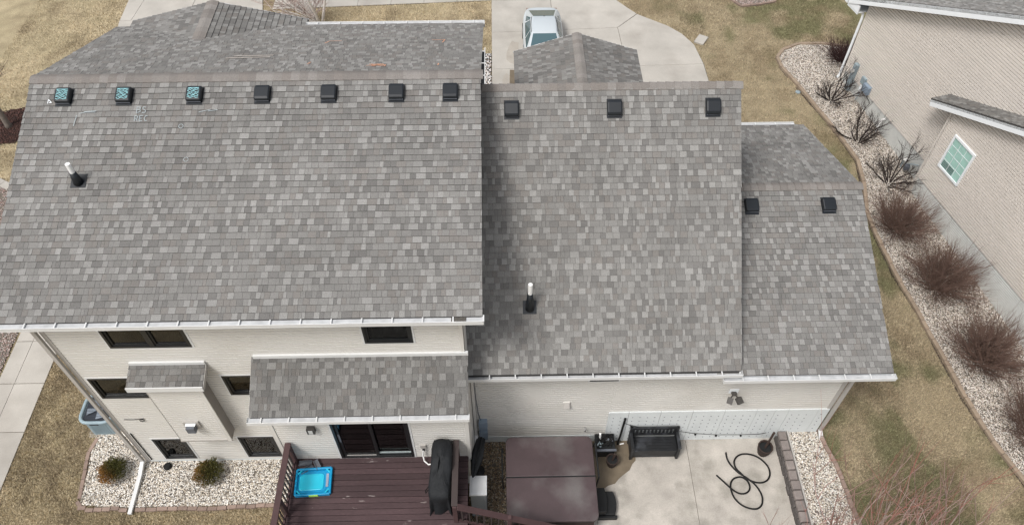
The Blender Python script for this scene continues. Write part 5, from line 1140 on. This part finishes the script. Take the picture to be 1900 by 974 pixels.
q = NW(5.15, -.05, .24); MB().box(q, (.20, .18, .22), Matrix.Rotation(-TH, 3, 'Z')).build('body', 'greymetal', gm_, bevel=.04); q2 = NW(4.9, .0, .2); MB().tube([NW(4.85, -.6, .2), NW(4.85, .1, .2), NW(5.05, .18, .22)], .025, 8).build('riser', 'utilgrey', gm_); MB().lathe(tuple(NW(4.92, .08, .2)), [(.05, 0), (.11, .03), (.11, .05), (.04, .09)], 12).build('regulator', 'lampglass', gm_); MB().tube([NW(5.15, .1, .24), NW(5.3, .22, .2), NW(5.4, .2, .02)], .02, 8).build('outlet_pipe', 'utilgrey', gm_)

# ------------------------------------------------------------------ car
car = thing('parked_car', (1.84, 27.3, zD), 'silver blue sedan parked on the driveway nose to the garage', 'car')
CX = 1.84
def C3(x, y_, z_): return (CX+x, y_, zD+z_)
# body loft from nose (small y) to tail; sections: y, half width, deck height, sill height
st = [(25.05, .55, .62, .30), (25.15, .70, .72, .24), (25.5, .80, .80, .20), (26.2, .84, .90, .18), (27.0, .85, .94, .18), (27.8, .85, .95, .18), (28.6, .845, .97, .18), (29.1, .82, .99, .20), (29.45, .75, .96, .22), (29.65, .62, .90, .28), (29.74, .46, .78, .36)]
bm_ = MB(); NSC = 12
for y_, hw, zt, zb in st:
    sec = [(-hw*.86, zb), (-hw*.97, zb+.12), (-hw, zb+(zt-zb)*.5), (-hw*.985, zb+(zt-zb)*.74), (-hw*.93, zt-.06), (-hw*.80, zt), (hw*.80, zt), (hw*.93, zt-.06), (hw*.985, zb+(zt-zb)*.74), (hw, zb+(zt-zb)*.5), (hw*.97, zb+.12), (hw*.86, zb)]
    bm_.v.extend([C3(x, y_, z_) for x, z_ in sec])
for j in range(len(st)-1):
    for k in range(NSC): bm_.f.append((j*NSC+k, (j+1)*NSC+k, (j+1)*NSC+(k+1) % NSC, j*NSC+(k+1) % NSC)); bm_.mi.append(0); bm_.tone.append(None)
bm_.f += [tuple(range(NSC)), tuple((len(st)-1)*NSC+k for k in range(NSC-1, -1, -1))]; bm_.mi += [0, 0]; bm_.tone += [None, None]
cb = bm_.build('body', 'carpaint', car, smooth=True); ss_ = cb.modifiers.new('sub', 'SUBSURF'); ss_.levels = ss_.render_levels = 2
# greenhouse: painted shell with glass set proud
ws0, ws1, rw0, rw1, zb_, zt_ = 26.15, 27.05, 28.2, 29.25, .93, 1.42
def zlo(y_): return 1.02 if y_ > 29 else .96 if y_ > 28 else zb_
def cab(y_): return None
gh = MB()
ring_lo = [(-.76, ws0), (.76, ws0), (.79, 27.3), (.77, 28.4), (.66, rw1), (-.66, rw1), (-.77, 28.4), (-.79, 27.3)]
ring_hi = [(-.52, ws1), (.52, ws1), (.535, 27.35), (.52, 28.0), (.47, rw0), (-.47, rw0), (-.52, 28.0), (-.535, 27.35)]
gh.v = [C3(x, y_, zlo(y_)) for x, y_ in ring_lo]+[C3(x, y_, zt_-.03) for x, y_ in ring_hi]+[C3(x*.9, 27.65+(y_-27.65)*.9, zt_) for x, y_ in ring_hi]
for L_ in (0, 8):
    for k in range(8): gh.f.append((L_+k, L_+(k+1) % 8, L_+8+(k+1) % 8, L_+8+k)); gh.mi.append(0); gh.tone.append(None)
gh.f.append(tuple(range(16, 24))); gh.mi.append(0); gh.tone.append(None)
gh.build('cabin', 'carpaint', car, bevel=.035, smooth=True)
def gq(pts, n_, name, off=.008):
    P = [Vector(C3(*p)) for p in pts]; nn = (P[1]-P[0]).cross(P[2]-P[0]).normalized(); c = sum(P, Vector())/len(P)
    if nn.dot(c-Vector(C3(0, 27.6, .9))) < 0: nn = -nn
    return MB().add([tuple(p+nn*off) for p in P]+[tuple(p-nn*.004) for p in P], [(0, 1, 2, 3), (4, 7, 6, 5)]+[(i, 4+i, 4+(i+1) % 4, (i+1) % 4) for i in range(4)]).build(name, 'carglass', car)
def lerp3(a, b, t_): return tuple(a[i]+(b[i]-a[i])*t_ for i in range(3))
def patch(a, b, c, d, i0, i1, j0, j1):
    bl = lerp3(a, b, i0); br = lerp3(a, b, i1); tl = lerp3(d, c, i0); trr = lerp3(d, c, i1)
    return [lerp3(bl, tl, j0), lerp3(br, trr, j0), lerp3(br, trr, j1), lerp3(bl, tl, j1)]
lo = [(x, y_, zlo(y_)) for x, y_ in ring_lo]; hi = [(x, y_, zt_-.03) for x, y_ in ring_hi]
gq(patch(lo[0], lo[1], hi[1], hi[0], .06, .94, .05, .97), 0, 'windshield'); gq(patch(lo[4], lo[5], hi[5], hi[4], .06, .94, .10, .95), 0, 'rear_window')
for s in ((1, 2), (2, 3)): gq(patch(lo[s[0]], lo[s[1]], hi[s[1]], hi[s[0]], .30 if s[0] == 1 else .04, .96, .10, .86), 0, 'side_window')
for s in ((7, 0), (6, 7)): gq(patch(lo[s[0]], lo[s[1]], hi[s[1]], hi[s[0]], .04, .70 if s[0] == 7 else .96, .10, .86), 0, 'side_window')
gq(patch(lo[3], lo[4], hi[4], hi[3], .08, .55, .15, .80), 0, 'quarter_window'); gq(patch(lo[5], lo[6], hi[6], hi[5], .45, .92, .15, .80), 0, 'quarter_window')
for s in (-1, 1):
    MB().tube([C3(s*.54, ws1+.05, zt_-.012), C3(s*.545, 27.6, zt_-.004), C3(s*.50, rw0-.05, zt_-.015)], .012, 5).build('roof_trim', 'cardark', car)
    mr = MB(); mr.box(C3(s*.95, 26.38, .98), (.20, .10, .14)); mr.build('mirror', 'carpaint', car, bevel=.03); MB().tube([C3(s*.80, 26.42, .93), C3(s*.92, 26.40, .96)], .03, 6).build('mirror_arm', 'cardark', car)
    for yw in (25.85, 28.75):
        wv = MB().tube([C3(s*.66, yw, .32), C3(s*.845, yw, .32)], .32, 18).build('wheel', 'tyre', car); MB().tube([C3(s*.80, yw, .32), C3(s*.853, yw, .32)], .21, 14).build('rim', 'chrome', wv)
    MB().box(C3(s*.56, 29.60, .80), (.20, .10, .12)).build('tail_light', 'brick', car, bevel=.02); MB().box(C3(s*.58, 25.12, .60), (.28, .08, .14)).build('headlight', 'lampglass', car, bevel=.02)
    MB().bb(CX+s*.855-.012, CX+s*.855+.012, 26.9, 27.05, zD+.80, zD+.83).build('door_handle', 'chrome', car)
MB().box(C3(.03, 28.18, zt_-.002), (.05, .05, .02)).build('antenna', 'cardark', car, bevel=.005); MB().box(C3(.0, 27.02, 1.33), (.24, .05, .06)).build('sensor_housing', 'cardark', car)
MB().box(C3(-.33, 28.72, 1.10), (.22, .05, .015), Matrix.Rotation(R(-38), 3, 'X')).build('glass_glint', 'lampglass', car) if False else None
